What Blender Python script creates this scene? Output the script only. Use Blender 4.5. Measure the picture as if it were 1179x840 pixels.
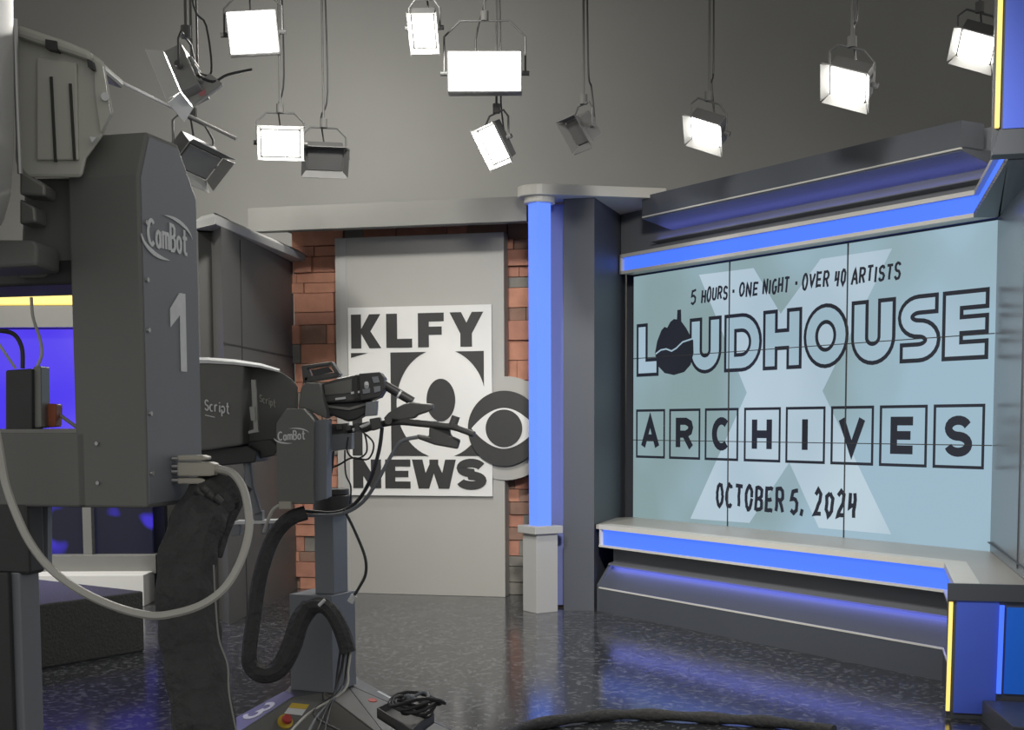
import bpy, bmesh, math, random
from mathutils import Vector, Matrix, Euler
random.seed(7)
C = bpy.context.scene.collection
SC = bpy.context.scene
for o in list(bpy.data.objects): bpy.data.objects.remove(o)

# ------------------------------------------------------------------ camera
F_PX, CX, PY, HC = 1524.0, 589.5, 603.2, 1.5          # focal length and principal point in 1179x840 pixels
PITCH, ROLL = math.radians(4.41), math.radians(-0.2234)
_f = Vector((0, math.cos(PITCH), -math.sin(PITCH)))
_u0 = Vector((0, math.sin(PITCH), math.cos(PITCH))); _r0 = Vector((1, 0, 0))
CR = _r0*math.cos(ROLL)+_u0*math.sin(ROLL); CU = _u0*math.cos(ROLL)-_r0*math.sin(ROLL)
cd = bpy.data.cameras.new('camera'); cam = bpy.data.objects.new('camera', cd); C.objects.link(cam)
cd.sensor_width = 36; cd.sensor_fit = 'HORIZONTAL'; cd.lens = 36*F_PX/1179
cd.shift_y = (PY-420)/1179; cd.clip_start = .05
cam.matrix_world = Matrix(((CR.x, CU.x, -_f.x, 0), (CR.y, CU.y, -_f.y, 0), (CR.z, CU.z, -_f.z, HC), (0, 0, 0, 1)))
SC.camera = cam
SC.view_settings.view_transform = 'Standard'; SC.view_settings.look = 'None'
SC.view_settings.gamma = 1; SC.view_settings.use_curve_mapping = False
SC.view_settings.exposure = 0.0

# ------------------------------------------------------------------ even ambient fill, added; enters where the room shell is open
wd = bpy.data.worlds.new('studio'); SC.world = wd; wd.use_nodes = True
wd.node_tree.nodes['Background'].inputs[0].default_value = (1.0, .985, .94, 1)
wd.node_tree.nodes['Background'].inputs[1].default_value = 0.5

def area(name, loc, target, sx, sy, power, color=(1, .97, .9), spread=None):
    l = bpy.data.lights.new(name, 'AREA'); l.shape = 'RECTANGLE'; l.size = sx; l.size_y = sy
    l.energy = power; l.color = color
    if spread: l.spread = math.radians(spread)
    o = bpy.data.objects.new(name, l); C.objects.link(o); o.location = loc
    o.rotation_euler = (Vector(target)-Vector(loc)).to_track_quat('-Z', 'Y').to_euler()
    return o
# unseen lights over the set: key follows the header shadow, the others are added
area('key_light', (-.9, 7.6, 4.3), (-.9, 11.3, 1.4), .3, .25, 46, spread=110)
area('fill_light', (.4, 3.4, 3.9), (1.5, 9.4, 1.0), .5, .4, 50, spread=60)  # added fill, brightens the ledge and its trims
area('left_fill', (-4.2, 8.6, 4.4), (-4.2, 11.0, .6), .5, .4, 70, spread=110)  # added to light the white sill, no fixture built
area('blue_fill', (-4.4, 10.7, 2.35), (-3.9, 8.6, 0), 2.0, .12, 20, color=(.25, .2, 1), spread=80)  # added blue light, stands in for the backdrop's glow on the floor
area('wall_fill', (-1.8, 10.6, 4.5), (-1.2, 13.6, 3.6), 1.0, .5, 70, spread=160)  # added to lift the grey of the rear wall, no fixture

# ------------------------------------------------------------------ frames of the set
A = math.radians(31.87); B = A+math.pi/4
uu = Vector((-math.sin(A), math.cos(A), 0)); nn = Vector((-math.cos(A), -math.sin(A), 0))   # video wall: along, towards the room
vv = Vector((-math.sin(B), math.cos(B), 0)); mm = Vector((-math.cos(B), -math.sin(B), 0))   # back wall: along, towards the room
UP = Vector((0, 0, 1))
def UN(s, d, z=0): return uu*s+nn*d+UP*z
def VM(v, m, z=0): return vv*v+mm*m+UP*z
def ray(x, y): return _f+CR*((x-CX)/F_PX)-CU*((y-PY)/F_PX)
def at(x, y, Y):
    d = ray(x, y); return Vector((0, 0, HC))+d*(Y/d.y)
def atz(x, y, z):
    d = ray(x, y); return Vector((0, 0, HC))+d*((z-HC)/d.z)

# ------------------------------------------------------------------ materials
def mat(name, col, rough=.6, metal=0, var=.12, scale=8, bump=0, emit=None, estr=0, spec=.5, coat=0):
    m = bpy.data.materials.new(name); m.use_nodes = True; nt = m.node_tree; b = nt.nodes['Principled BSDF']
    b.inputs['Roughness'].default_value = rough; b.inputs['Metallic'].default_value = metal
    b.inputs['Specular IOR Level'].default_value = spec; b.inputs['Coat Weight'].default_value = coat
    b.inputs['Base Color'].default_value = (*col, 1)
    tc = nt.nodes.new('ShaderNodeTexCoord')
    nz = nt.nodes.new('ShaderNodeTexNoise'); nz.inputs['Scale'].default_value = scale; nz.inputs['Detail'].default_value = 4
    nt.links.new(tc.outputs['Object'], nz.inputs['Vector'])
    if var:
        r = nt.nodes.new('ShaderNodeMix'); r.data_type = 'RGBA'
        r.inputs['A'].default_value = (*[c*(1-var) for c in col], 1); r.inputs['B'].default_value = (*[min(1, c*(1+var)) for c in col], 1)
        nt.links.new(nz.outputs['Fac'], r.inputs['Factor']); nt.links.new(r.outputs['Result'], b.inputs['Base Color'])
    if bump:
        bp = nt.nodes.new('ShaderNodeBump'); bp.inputs['Strength'].default_value = bump; bp.inputs['Distance'].default_value = .02
        nt.links.new(nz.outputs['Fac'], bp.inputs['Height']); nt.links.new(bp.outputs['Normal'], b.inputs['Normal'])
    if emit:
        b.inputs['Emission Color'].default_value = (*emit, 1); b.inputs['Emission Strength'].default_value = estr
    return m
def s2l(r, g, b):
    f = lambda c: c/12.92 if c <= .04045 else ((c+.055)/1.055)**2.4
    return tuple(f(c/255) for c in (r, g, b))
M = {}
M['ceiling'] = mat('ceiling_black', (.2, .2, .19), .9, var=.15, scale=.7)
M['studio'] = mat('studio_wall_paint', (.24, .24, .23), .9, var=.1, scale=.8)
M['setgrey'] = mat('set_grey_laminate', (.085, .094, .112), .45, var=.05, scale=1.5)  # bluish tint carries the spill of the blue strips
M['hanger'] = mat('hanger_paint', (.11, .11, .105), .8, var=.1)
M['recess'] = mat('recess_grey', (.15, .157, .175), .6, var=.05, scale=2)  # paler than the set grey, stands in for bounced light
M['setdark'] = mat('set_dark_laminate', (.072, .080, .098), .5, var=.06, scale=2)
M['setpanel'] = mat('grey_wall_panel', (.10, .10, .096), .5, var=.05, scale=2)
M['header'] = mat('header_paint', (.17, .17, .16), .6, var=.05)
M['pale'] = mat('pale_grey_paint', (.40, .395, .37), .6, var=.04, scale=1.5)
M['plinth'] = mat('pedestal_paint', (.42, .42, .41), .5, var=.03, scale=3)
M['trim'] = mat('aluminium_trim', (.62, .61, .57), .4, metal=0, var=.05)
M['ledge'] = mat('ledge_laminate', (.40, .38, .35), .35, var=.05, scale=4)
M['white'] = mat('white_board', (.72, .72, .70), .55, var=.02)
M['ink'] = mat('sign_black', (.035, .035, .035), .55, var=.1)
M['reveal'] = mat('glossy_reveal', (.21, .225, .24), .25, var=.04, scale=2, spec=.35)
M['bluewall'] = mat('blue_panel', (.09, .16, .8), .4, var=.1, scale=1)
M['bluelit'] = mat('blue_lit_edge', (.16, .19, .42), .5, var=.05)  # column's blue glow put into the edge colour
M['bluewall2'] = mat('bright_blue_panel', (.012, .14, .62), .5, var=.1, scale=1, emit=s2l(10, 52, 130), estr=.8)  # emission stands in for the light strip shining on this panel
M['led'] = mat('blue_led', (.02, .04, .12), .5, var=0, emit=s2l(70, 114, 252), estr=1.15)
M['ledcol'] = mat('blue_led_column', (.03, .06, .18), .5, var=0, emit=s2l(96, 134, 254), estr=1.15)
M['ledglow'] = mat('hidden_blue_led', (.05, .1, .3), .4, var=0, emit=(.22, .26, 1), estr=9)
M['amber'] = mat('amber_led', (.4, .3, .1), .4, var=0, emit=s2l(255, 222, 120), estr=1.1)
M['lamp'] = mat('lamp_face', (.9, .9, .9), .5, var=0, emit=(1, .98, .92), estr=20)
M['black'] = mat('black_plastic', (.04, .04, .042), .5, var=.15, scale=20)
M['camblack'] = mat('camera_black', (.07, .07, .07), .42, var=.2, scale=25)
M['robot'] = mat('robot_charcoal_paint', (.165, .167, .16), .55, var=.08, scale=6)
M['robotside'] = mat('robot_slate_side', (.20, .215, .24), .5, var=.06, scale=6)
M['deck'] = mat('robot_grey_deck', (.12, .125, .13), .5, var=.08, scale=8)
M['deckpale'] = mat('robot_pale_deck', (.17, .178, .185), .5, var=.06, scale=8)
M['deckbrown'] = mat('robot_umber_deck', (.16, .155, .145), .5, var=.06, scale=8)
M['housing'] = mat('lamp_housing', (.09, .09, .09), .45, var=.15)
M['barn'] = mat('barn_door_metal', (.34, .34, .33), .45, metal=.2, var=.1)
M['doorlit'] = mat('lit_barn_door', (.75, .75, .72), .5, var=.05)  # paler than the other doors, lamp light put into the colour
M['steel'] = mat('steel', (.45, .45, .45), .35, metal=.7, var=.1)
M['hood'] = mat('black_hood_cloth', (.165, .165, .158), .7, var=.12, scale=10, bump=.1)
M['sleeve'] = mat('black_cable_sleeve', (.05, .05, .052), .75, var=.3, scale=35, bump=.7)
M['cable'] = mat('black_cable', (.03, .03, .033), .45, var=.1)
M['whitecable'] = mat('white_cable', (.50, .49, .45), .45, var=.05)
M['plug'] = mat('beige_plug', (.44, .42, .36), .5, var=.06)
M['mark'] = mat('white_marking', (.75, .77, .78), .55, var=.05)
M['vinyl'] = mat('light_vinyl', (.78, .80, .82), .6, var=.1, scale=60)
M['camgrey'] = mat('camera_grey_shell', (.50, .50, .45), .45, var=.1)
M['orange'] = mat('orange_plastic', (.45, .13, .06), .5, var=.1)
M['red'] = mat('red_plastic', (.5, .06, .05), .4, var=.1)
M['pink'] = mat('pink_tag', (.6, .22, .24), .6, var=.1)
M['yellow'] = mat('yellow_plastic', (.7, .5, .06), .45, var=.05)
M['carpet'] = mat('charcoal_carpet', (.05, .05, .046), .95, var=.4, scale=60, bump=.5)
M['glass'] = mat('dark_glass', (.02, .022, .03), .08, var=0)
M['rail'] = mat('grey_frame', (.22, .22, .21), .4, metal=.3, var=.05)

def floor_mat():
    m = mat('terrazzo_floor', (.035, .037, .042), .17, var=.2, scale=3); nt = m.node_tree; b = nt.nodes['Principled BSDF']
    tc = [n for n in nt.nodes if n.type == 'TEX_COORD'][0]
    vo = nt.nodes.new('ShaderNodeTexVoronoi'); vo.inputs['Scale'].default_value = 44; nt.links.new(tc.outputs['Object'], vo.inputs['Vector'])
    cr = nt.nodes.new('ShaderNodeValToRGB'); cr.color_ramp.elements[0].position = .78; cr.color_ramp.elements[1].position = .86
    sp = nt.nodes.new('ShaderNodeSeparateColor'); nt.links.new(vo.outputs['Color'], sp.inputs[0]); nt.links.new(sp.outputs[0], cr.inputs[0])
    mx = nt.nodes.new('ShaderNodeMix'); mx.data_type = 'RGBA'
    old = b.inputs['Base Color'].links[0].from_socket
    nt.links.new(cr.outputs[0], mx.inputs['Factor']); nt.links.new(old, mx.inputs['A']); mx.inputs['B'].default_value = (.135, .14, .148, 1)
    nt.links.new(mx.outputs['Result'], b.inputs['Base Color'])
    nz = nt.nodes.new('ShaderNodeTexNoise'); nz.inputs['Scale'].default_value = 25; nt.links.new(tc.outputs['Object'], nz.inputs['Vector'])
    mr = nt.nodes.new('ShaderNodeMapRange'); mr.inputs[3].default_value = .09; mr.inputs[4].default_value = .20
    nt.links.new(nz.outputs['Fac'], mr.inputs[0]); nt.links.new(mr.outputs[0], b.inputs['Roughness'])
    return m
M['floor'] = floor_mat()

def screen_mat(name, c0, c1, sc=.9, pa=.35, pb=.65, grad=False):
    m = bpy.data.materials.new(name); m.use_nodes = True; nt = m.node_tree; b = nt.nodes['Principled BSDF']
    b.inputs['Base Color'].default_value = (.012, .012, .012, 1); b.inputs['Roughness'].default_value = .35; b.inputs['Specular IOR Level'].default_value = .25
    tc = nt.nodes.new('ShaderNodeTexCoord'); nz = nt.nodes.new('ShaderNodeTexNoise'); nz.inputs['Scale'].default_value = sc; nz.inputs['Detail'].default_value = 1.5
    nt.links.new(tc.outputs['Object'], nz.inputs['Vector'])
    cr = nt.nodes.new('ShaderNodeValToRGB'); cr.color_ramp.elements[0].position = pa; cr.color_ramp.elements[1].position = pb
    cr.color_ramp.elements[0].color = (*c0, 1); cr.color_ramp.elements[1].color = (*c1, 1)
    src = nz.outputs['Fac']
    if grad:      # the picture on the screen is greener to the left, bluer to the right
        sx_ = nt.nodes.new('ShaderNodeSeparateXYZ'); nt.links.new(tc.outputs['Object'], sx_.inputs[0])
        mr = nt.nodes.new('ShaderNodeMapRange'); mr.inputs[1].default_value = -1.3; mr.inputs[2].default_value = 1.0; mr.inputs[3].default_value = -.22; mr.inputs[4].default_value = .22
        nt.links.new(sx_.outputs[0], mr.inputs[0])
        ad = nt.nodes.new('ShaderNodeMath'); ad.operation = 'ADD'; nt.links.new(src, ad.inputs[0]); nt.links.new(mr.outputs[0], ad.inputs[1]); src = ad.outputs[0]
    nt.links.new(src, cr.inputs[0]); nt.links.new(cr.outputs[0], b.inputs['Emission Color'])
    b.inputs['Emission Strength'].default_value = 1
    return m
M['screen'] = screen_mat('screen_backdrop', s2l(132, 156, 159), s2l(153, 181, 197), grad=True)
M['screenx'] = screen_mat('screen_pale_cross', s2l(168, 189, 203), s2l(184, 204, 216))
M['screenfill'] = screen_mat('screen_letter_fill', s2l(150, 176, 190), s2l(166, 190, 206))
M['screenink'] = screen_mat('screen_ink', s2l(24, 28, 38), s2l(32, 36, 48))
M['backblue'] = screen_mat('blue_backdrop', s2l(66, 44, 235), s2l(104, 84, 238))
M['bluereflect'] = screen_mat('blue_pane_reflection', s2l(20, 22, 40), s2l(58, 46, 190), 2.6, .52, .6)  # glowing blue blotches stand in for reflections in the glass panes

# ------------------------------------------------------------------ mesh helpers
BASE = {}
class MB:
    def __init__(s): s.bm = bmesh.new()
    def face(s, vs): return s.bm.faces.new([s.bm.verts.new(Vector(v)) for v in vs])
    def hull8(s, lo, hi):
        a = [s.bm.verts.new(Vector(v)) for v in lo]; b = [s.bm.verts.new(Vector(v)) for v in hi]; n = len(a)
        s.bm.faces.new(a[::-1]); s.bm.faces.new(b)
        for i in range(n): s.bm.faces.new((a[i], a[(i+1) % n], b[(i+1) % n], b[i]))
        return s
    def prism(s, poly, z0, z1):
        return s.hull8([Vector((p[0], p[1], z0)) for p in poly], [Vector((p[0], p[1], z1)) for p in poly])
    def box(s, c, sx, sy, sz, rot=None):
        R = rot or Matrix.Identity(3); c = Vector(c)
        P = lambda x, y, z: c+R @ Vector((x*sx/2, y*sy/2, z*sz/2))
        return s.hull8([P(-1, -1, -1), P(1, -1, -1), P(1, 1, -1), P(-1, 1, -1)], [P(-1, -1, 1), P(1, -1, 1), P(1, 1, 1), P(-1, 1, 1)])
    def fbox(s, O, ex, ey, ez, a, b, c):           # box in a frame: ranges a, b, c along ex, ey, ez
        P = lambda i, j, k: Vector(O)+ex*a[i]+ey*b[j]+ez*c[k]
        return s.hull8([P(0, 0, 0), P(1, 0, 0), P(1, 1, 0), P(0, 1, 0)], [P(0, 0, 1), P(1, 0, 1), P(1, 1, 1), P(0, 1, 1)])
    def ext(s, pts, d):                              # polygon extruded by a vector
        d = Vector(d); return s.hull8([Vector(p) for p in pts], [Vector(p)+d for p in pts])
    def slab(s, px, Y, t):                           # outline seen at depth Y, going back by t
        return s.ext([at(x, y, Y) for x, y in px], (0, t, 0))
    def rings(s, rs, caps=True):
        V = [[s.bm.verts.new(Vector(p)) for p in r] for r in rs]; n = len(V[0])
        for i in range(len(V)-1):
            for j in range(n): s.bm.faces.new((V[i][j], V[i][(j+1) % n], V[i+1][(j+1) % n], V[i+1][j]))
        if caps: s.bm.faces.new(V[0][::-1]); s.bm.faces.new(V[-1])
        return s
    def tube(s, pts, r, seg=10, smooth=0):
        pts = [Vector(p) for p in pts]
        if smooth: pts = spline(pts, smooth)
        n = len(pts); rs = []
        nrm = None
        for i, p in enumerate(pts):
            t = (pts[min(i+1, n-1)]-pts[max(i-1, 0)]).normalized()
            if nrm is None: nrm = t.orthogonal().normalized()
            else: nrm = (nrm-t*nrm.dot(t)).normalized()
            b = t.cross(nrm)
            ri = r(i/(n-1)) if callable(r) else r
            rs.append([p+nrm*math.cos(2*math.pi*k/seg)*ri+b*math.sin(2*math.pi*k/seg)*ri for k in range(seg)])
        return s.rings(rs)
    def cyl(s, a, b, r, seg=20, r2=None):
        r2 = r if r2 is None else r2
        a = Vector(a); b = Vector(b); t = (b-a).normalized(); x = t.orthogonal().normalized(); y = t.cross(x)
        return s.rings([[p+x*math.cos(2*math.pi*k/seg)*q+y*math.sin(2*math.pi*k/seg)*q for k in range(seg)] for p, q in ((a, r), (b, r2))])
    def sweep(s, path, prof, z=True):                # closed profile (offset to the right-hand side, height) along a plan path, mitred
        P = [Vector((p[0], p[1])) for p in path]; n = len(P); rs = []
        for i in range(n):
            def nr(a, b): d = (b-a).normalized(); return Vector((d.y, -d.x))
            if i == 0: o = nr(P[0], P[1])
            elif i == n-1: o = nr(P[-2], P[-1])
            else:
                n1 = nr(P[i-1], P[i]); n2 = nr(P[i], P[i+1]); o = (n1+n2)/(1+n1.dot(n2))
            rs.append([Vector((P[i].x+o.x*q, P[i].y+o.y*q, h)) for q, h in prof])
        return s.rings(rs)
    def build(s, name, m, parent=None, bevel=0, seg=2, smooth=False, mats=None):
        bmesh.ops.recalc_face_normals(s.bm, faces=s.bm.faces[:])
        me = bpy.data.meshes.new(name)
        base = BASE.get(parent.name) if parent else None
        if base: s.bm.transform(base.inverted())
        if smooth:
            for f in s.bm.faces: f.smooth = True
        s.bm.to_mesh(me); s.bm.free()
        for k in (mats or [m]): me.materials.append(M[k])
        o = bpy.data.objects.new(name, me); C.objects.link(o)
        if parent:
            o.parent = parent
            if base: BASE[o.name] = base
        if bevel:
            b = o.modifiers.new('bevel', 'BEVEL'); b.width = bevel; b.segments = seg; b.limit_method = 'ANGLE'; b.angle_limit = math.radians(35)
        if smooth:
            try: me.set_sharp_from_angle(angle=math.radians(40))
            except Exception: pass
        return o
def spline(P, k):
    out = []; n = len(P)
    for i in range(n-1):
        p0 = P[max(i-1, 0)]; p1 = P[i]; p2 = P[i+1]; p3 = P[min(i+2, n-1)]
        for j in range(k):
            t = j/k
            out.append(.5*((2*p1)+(p2-p0)*t+(2*p0-5*p1+4*p2-p3)*t*t+(3*p1-p0-3*p2+p3)*t**3))
    out.append(P[-1]); return out
def tag(o, label, cat, group=None, kind=None):
    if label: o['label'] = label
    if cat: o['category'] = cat
    if group: o['group'] = group
    if kind: o['kind'] = kind
    return o
def thing(name, loc, label, cat, group=None, rot=None):
    o = bpy.data.objects.new(name, None); o.empty_display_size = .1; C.objects.link(o)
    mw = Matrix.Translation(Vector(loc)) @ ((rot or Matrix.Identity(3)).to_4x4())
    o.location = mw.to_translation(); o.rotation_euler = mw.to_euler()
    BASE[o.name] = mw
    return tag(o, label, cat, group)
def struct(name, mb, m, **k):
    return tag(mb.build(name, m, **k), None, None, None, 'structure')
def labelled(o, text): o['label'] = text; return o

# ---- drawing in a plane: strokes and outlines
def arc(cx, cy, rx, ry, a0, a1, n=14):
    return [(cx+rx*math.cos(math.radians(a0+(a1-a0)*i/n)), cy+ry*math.sin(math.radians(a0+(a1-a0)*i/n))) for i in range(n+1)]
def stroke(pts, w, closed=False, ext=0.0):
    P = [Vector(p) for p in pts]
    if closed and (P[0]-P[-1]).length < 1e-6: P = P[:-1]
    n = len(P)
    if ext and not closed:
        P[0] = P[0]+(P[0]-P[1]).normalized()*ext; P[-1] = P[-1]+(P[-1]-P[-2]).normalized()*ext
    L, R = [], []
    for i in range(n):
        a = P[i-1] if (closed or i > 0) else None; b = P[(i+1) % n] if (closed or i < n-1) else None
        nr = lambda p, q: Vector((-(q-p).normalized().y, (q-p).normalized().x))
        if a is None: o = nr(P[i], b)
        elif b is None: o = nr(a, P[i])
        else:
            n1, n2 = nr(a, P[i]), nr(P[i], b); o = (n1+n2)/max(.35, 1+n1.dot(n2))
        L.append(P[i]+o*w/2); R.append(P[i]-o*w/2)
    return [[L[i], L[(i+1) % n], R[(i+1) % n], R[i]] for i in range(n if closed else n-1)]
def draw(mb, polys, O, ex, ey, z=0.0, t=.003):
    nz = ex.cross(ey)
    for k_, q in enumerate(polys):
        e = (k_ % 7)*.00006
        f = [Vector(O)+ex*p[0]+ey*p[1]+nz*(z+t+e) for p in q]; bk = [p-nz*(t+e) for p in f]
        try: mb.hull8(bk, f)
        except ValueError: pass
G = {
 'A': [[(0, 0), (.5, 1), (1, 0)], [(.2, .33), (.8, .33)]],
 'R': [[(.08, 0), (.08, .95), (.6, .95), (.86, .86), (.92, .72), (.86, .58), (.6, .48), (.08, .48)], [(.5, .48), (.95, 0)]],
 'C': [arc(.52, .5, .44, .46, 48, 312, 16)],
 'H': [[(.08, 0), (.08, 1)], [(.92, 0), (.92, 1)], [(.08, .5), (.92, .5)]],
 'I': [[(.5, 0), (.5, 1)]],
 'V': [[(0, 1), (.5, .03), (1, 1)]],
 'E': [[(.95, .93), (.1, .93), (.1, .07), (.95, .07)], [(.1, .5), (.85, .5)]],
 'S': [arc(.5, .72, .40, .23, 20, 180, 8)+arc(.5, .72, .40, .23, 195, 262, 4)+arc(.5, .26, .42, .23, 82, -90, 10)+arc(.5, .26, .42, .23, 255, 195, 4)],
 'O': [arc(.5, .5, .42, .48, 0, 360, 22)],
 'N': [[(.08, 0), (.08, 1), (.92, 0), (.92, 1)]],
 'G': [arc(.5, .5, .42, .46, 50, 330, 14)+[(.9, .45), (.55, .45)]],
 'T': [[(.5, 0), (.5, .95)], [(0, .95), (1, .95)]],
 'U': [[(.1, 1), (.1, .35)]+arc(.5, .35, .4, .32, 180, 360, 10)+[(.9, 1)]],
 'B': [[(.1, 0), (.1, 1), (.6, .98), (.85, .88), (.85, .64), (.6, .53), (.1, .52)], [(.6, .53), (.92, .42), (.92, .14), (.65, .02), (.1, 0)]],
 'D': [[(.1, 0), (.1, 1), (.5, .95), (.85, .75), (.9, .5), (.85, .25), (.5, .05), (.1, 0)]],
 '5': [[(.9, 1), (.2, .95), (.15, .58), (.6, .6), (.88, .45), (.85, .15), (.5, 0), (.1, .1)]],
 '4': [[(.15, 1), (.1, .45), (.95, .5)], [(.75, 1), (.7, 0)]],
 '0': [[(.5, 1), (.15, .8), (.1, .3), (.45, 0), (.85, .25), (.88, .75), (.5, 1)]],
 '2': [[(.1, .8), (.45, 1), (.85, .85), (.75, .55), (.1, .05), (.95, .08)]],
 ',': [[(.4, .1), (.15, -.2)]],
 '.': [[(.3, .5), (.6, .5)]],
 'a': [arc(.42, .3, .36, .3, 0, 360, 12), [(.8, .62), (.8, 0)]],
 'm': [[(.05, 0), (.05, .6), (.4, .6), (.5, .5), (.5, 0)], [(.5, .5), (.6, .6), (.85, .6), (.95, .5), (.95, 0)]],
 'o': [arc(.5, .3, .4, .3, 0, 360, 12)],
 't': [[(.4, .95), (.4, .1), (.55, 0), (.85, 0)], [(.05, .62), (.85, .62)]],
 'c': [arc(.5, .3, .4, .3, 50, 310, 10)],
 'r': [[(.15, 0), (.15, .62)], [(.15, .42), (.45, .62), (.8, .6)]],
 'i': [[(.5, 0), (.5, .62)], [(.5, .8), (.5, .9)]],
 'p': [arc(.5, .3, .38, .3, 0, 360, 12), [(.12, .6), (.12, -.35)]],
}
def word(txt, x0, x1, y0, h, w, jit=0, gap=.28, slant=0, rough=0, wv=None):
    W = lambda ch: (.35 if ch in 'Ii1,.' else (.55 if ch == ' ' else (1.25 if ch == 'm' else 1)))
    tot = sum(W(c) for c in txt)+gap*(len(txt)-1); k = (x1-x0)/tot; x = x0; out = []
    rnd = random.Random(len(txt)*7+int(x0*100))
    for ch in txt:
        if ch != ' ':
            dy = rnd.uniform(-jit, jit)*h; hs = 1+rnd.uniform(-jit, jit)
            for pl in G[ch]:
                p2 = []
                src = pl
                if rough:
                    src = []
                    for a, b in zip(pl[:-1], pl[1:]):
                        m_ = max(1, int(math.hypot(b[0]-a[0], b[1]-a[1])/.22))
                        src += [(a[0]+(b[0]-a[0])*i/m_, a[1]+(b[1]-a[1])*i/m_) for i in range(m_)]
                    src.append(pl[-1])
                for px, py in src:
                    p2.append((x+(px*W(ch)+rnd.uniform(-rough, rough))*k+slant*py*h, y0+dy+(py+rnd.uniform(-rough, rough)*.6)*h*hs))
                out += stroke(p2, w)
        x += (W(ch)+gap)*k
    return out
def swoosh(cx, cy, rx, ry, a0, a1, w, n=18):       # tapering arc
    out = []
    pt = lambda i, o: (cx+(rx+o)*math.cos(math.radians(a0+(a1-a0)*i/n)), cy+(ry+o)*math.sin(math.radians(a0+(a1-a0)*i/n)))
    for i in range(n):
        wa = w*math.sin(math.pi*(i+.02)/n); wb = w*math.sin(math.pi*(i+1-.02)/n)
        out.append([pt(i, wa/2), pt(i+1, wb/2), pt(i+1, -wb/2), pt(i, -wa/2)])
    return out

# ================================================================== the room
struct('floor', MB().prism([(-9, -3), (8, -3), (8, 15), (-9, 15)], -.1, 0), 'floor')
struct('ceiling', MB().prism([(-9, -.5), (8, -.5), (8, 15), (-9, 15)], 6.5, 6.6), 'ceiling')
struct('wall_rear', MB().prism([(-9, 13.6), (8, 13.6), (8, 13.8), (-9, 13.8)], 0, 6.5), 'studio')

# ---- brick back wall of the set (one surface of stacked slabs)
M['brick1'] = mat('brick_orange', (.52, .25, .17), .85, var=.3, scale=9, bump=.4)
M['brick2'] = mat('brick_rust', (.44, .21, .15), .85, var=.3, scale=9, bump=.4)
M['brick3'] = mat('brick_brown', (.27, .165, .125), .85, var=.3, scale=9, bump=.4)
M['brick4'] = mat('brick_grey', (.21, .20, .18), .85, var=.3, scale=9, bump=.4)
M['mortar'] = mat('brick_joint', (.09, .07, .06), .9, var=.2)
b = MB()
b.fbox((0, 0, 0), vv, mm, UP, (1.72, 4.62), (-11.5, -11.24), (0, 3.215)); nf0 = len(b.bm.faces)
z = .0; slots = [0]*nf0; rb = random.Random(3)
while z < 3.19:
    h = rb.choice((.09, .11, .14, .17)); h = min(h, 3.215-z); x = 1.72
    while x < 4.6:
        w = rb.choice((.18, .24, .3, .38, .46)); w = min(w, 4.62-x)
        if w > .03:
            d = rb.uniform(.0, .05)
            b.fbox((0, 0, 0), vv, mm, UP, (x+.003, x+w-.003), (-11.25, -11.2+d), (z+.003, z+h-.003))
            low = z < .75
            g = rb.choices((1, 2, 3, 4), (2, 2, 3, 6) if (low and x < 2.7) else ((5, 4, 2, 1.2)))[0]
            slots += [g]*6
        x += w
    z += h
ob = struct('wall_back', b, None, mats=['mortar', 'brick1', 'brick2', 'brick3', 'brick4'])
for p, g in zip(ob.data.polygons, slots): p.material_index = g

# ---- pale pillar with the station sign
b = MB(); b.fbox((0, 0, 0), vv, mm, UP, (2.625, 4.135), (-11.14, -10.99), (0, 3.095))
pil = thing('backdrop_panel', VM(3.38, -11.1), 'tall pale grey backdrop panel carrying the white station sign, in front of red brick wall', 'panel')
b.build('panel', 'pale', pil, bevel=.004)
b = MB(); b.fbox((0, 0, 0), vv, mm, UP, (4.03, 4.09), (-10.992, -10.986), (0, 3.09)); b.build('edge_strip', 'plinth', pil)

sO = VM(4.03, -10.985); ex = -vv; ey = UP
sign = thing('sign_board', VM(3.36, -10.98, .867), 'white sign board with bold black lettering and big figure ten on pale panel', 'sign')
b = MB(); b.fbox((0, 0, 0), vv, mm, UP, (4.03-1.304, 4.03-.02), (-10.975, -10.957), (.867, 2.492)); b.build('board', 'white', sign, bevel=.002)
sF = VM(4.03, -10.957)
def signpoly(name, polys):
    b = MB(); draw(b, polys, sF, ex, ey, 0, .005); return b.build(name, 'ink', sign)
t, bo = 2.432, 2.141
def rel(x0, x1, y0, y1, polys): return [[(x0+p[0]*(x1-x0), y0+p[1]*(y1-y0)) for p in q] for q in polys]
K = [[(0, 0), (.34, 0), (.34, 1), (0, 1)], [(.3, .5), (.62, 1), (1, 1), (.66, .5)], [(.3, .5), (.66, .5), (1.02, 0), (.62, 0)]]
Lp = [[(0, 0), (.42, 0), (.42, 1), (0, 1)], [(.4, 0), (1, 0), (1, .26), (.4, .26)]]
Fp = [[(0, 0), (.42, 0), (.42, 1), (0, 1)], [(.4, .75), (1, .75), (1, 1), (.4, 1)], [(.4, .36), (.92, .36), (.92, .6), (.4, .6)]]
Yp = [[(0, 1), (.34, 1), (.66, .38), (.32, .38)], [(.66, 1), (1, 1), (.66, .38), (.34, .38)], [(.32, 0), (.66, 0), (.66, .4), (.32, .4)]]
for (x0, x1), gl in zip(((.049, .317), (.369, .601), (.654, .884), (.936, 1.232)), (K, Lp, Fp, Yp)):
    signpoly('letter', rel(x0, x1, bo, t, gl))
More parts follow.
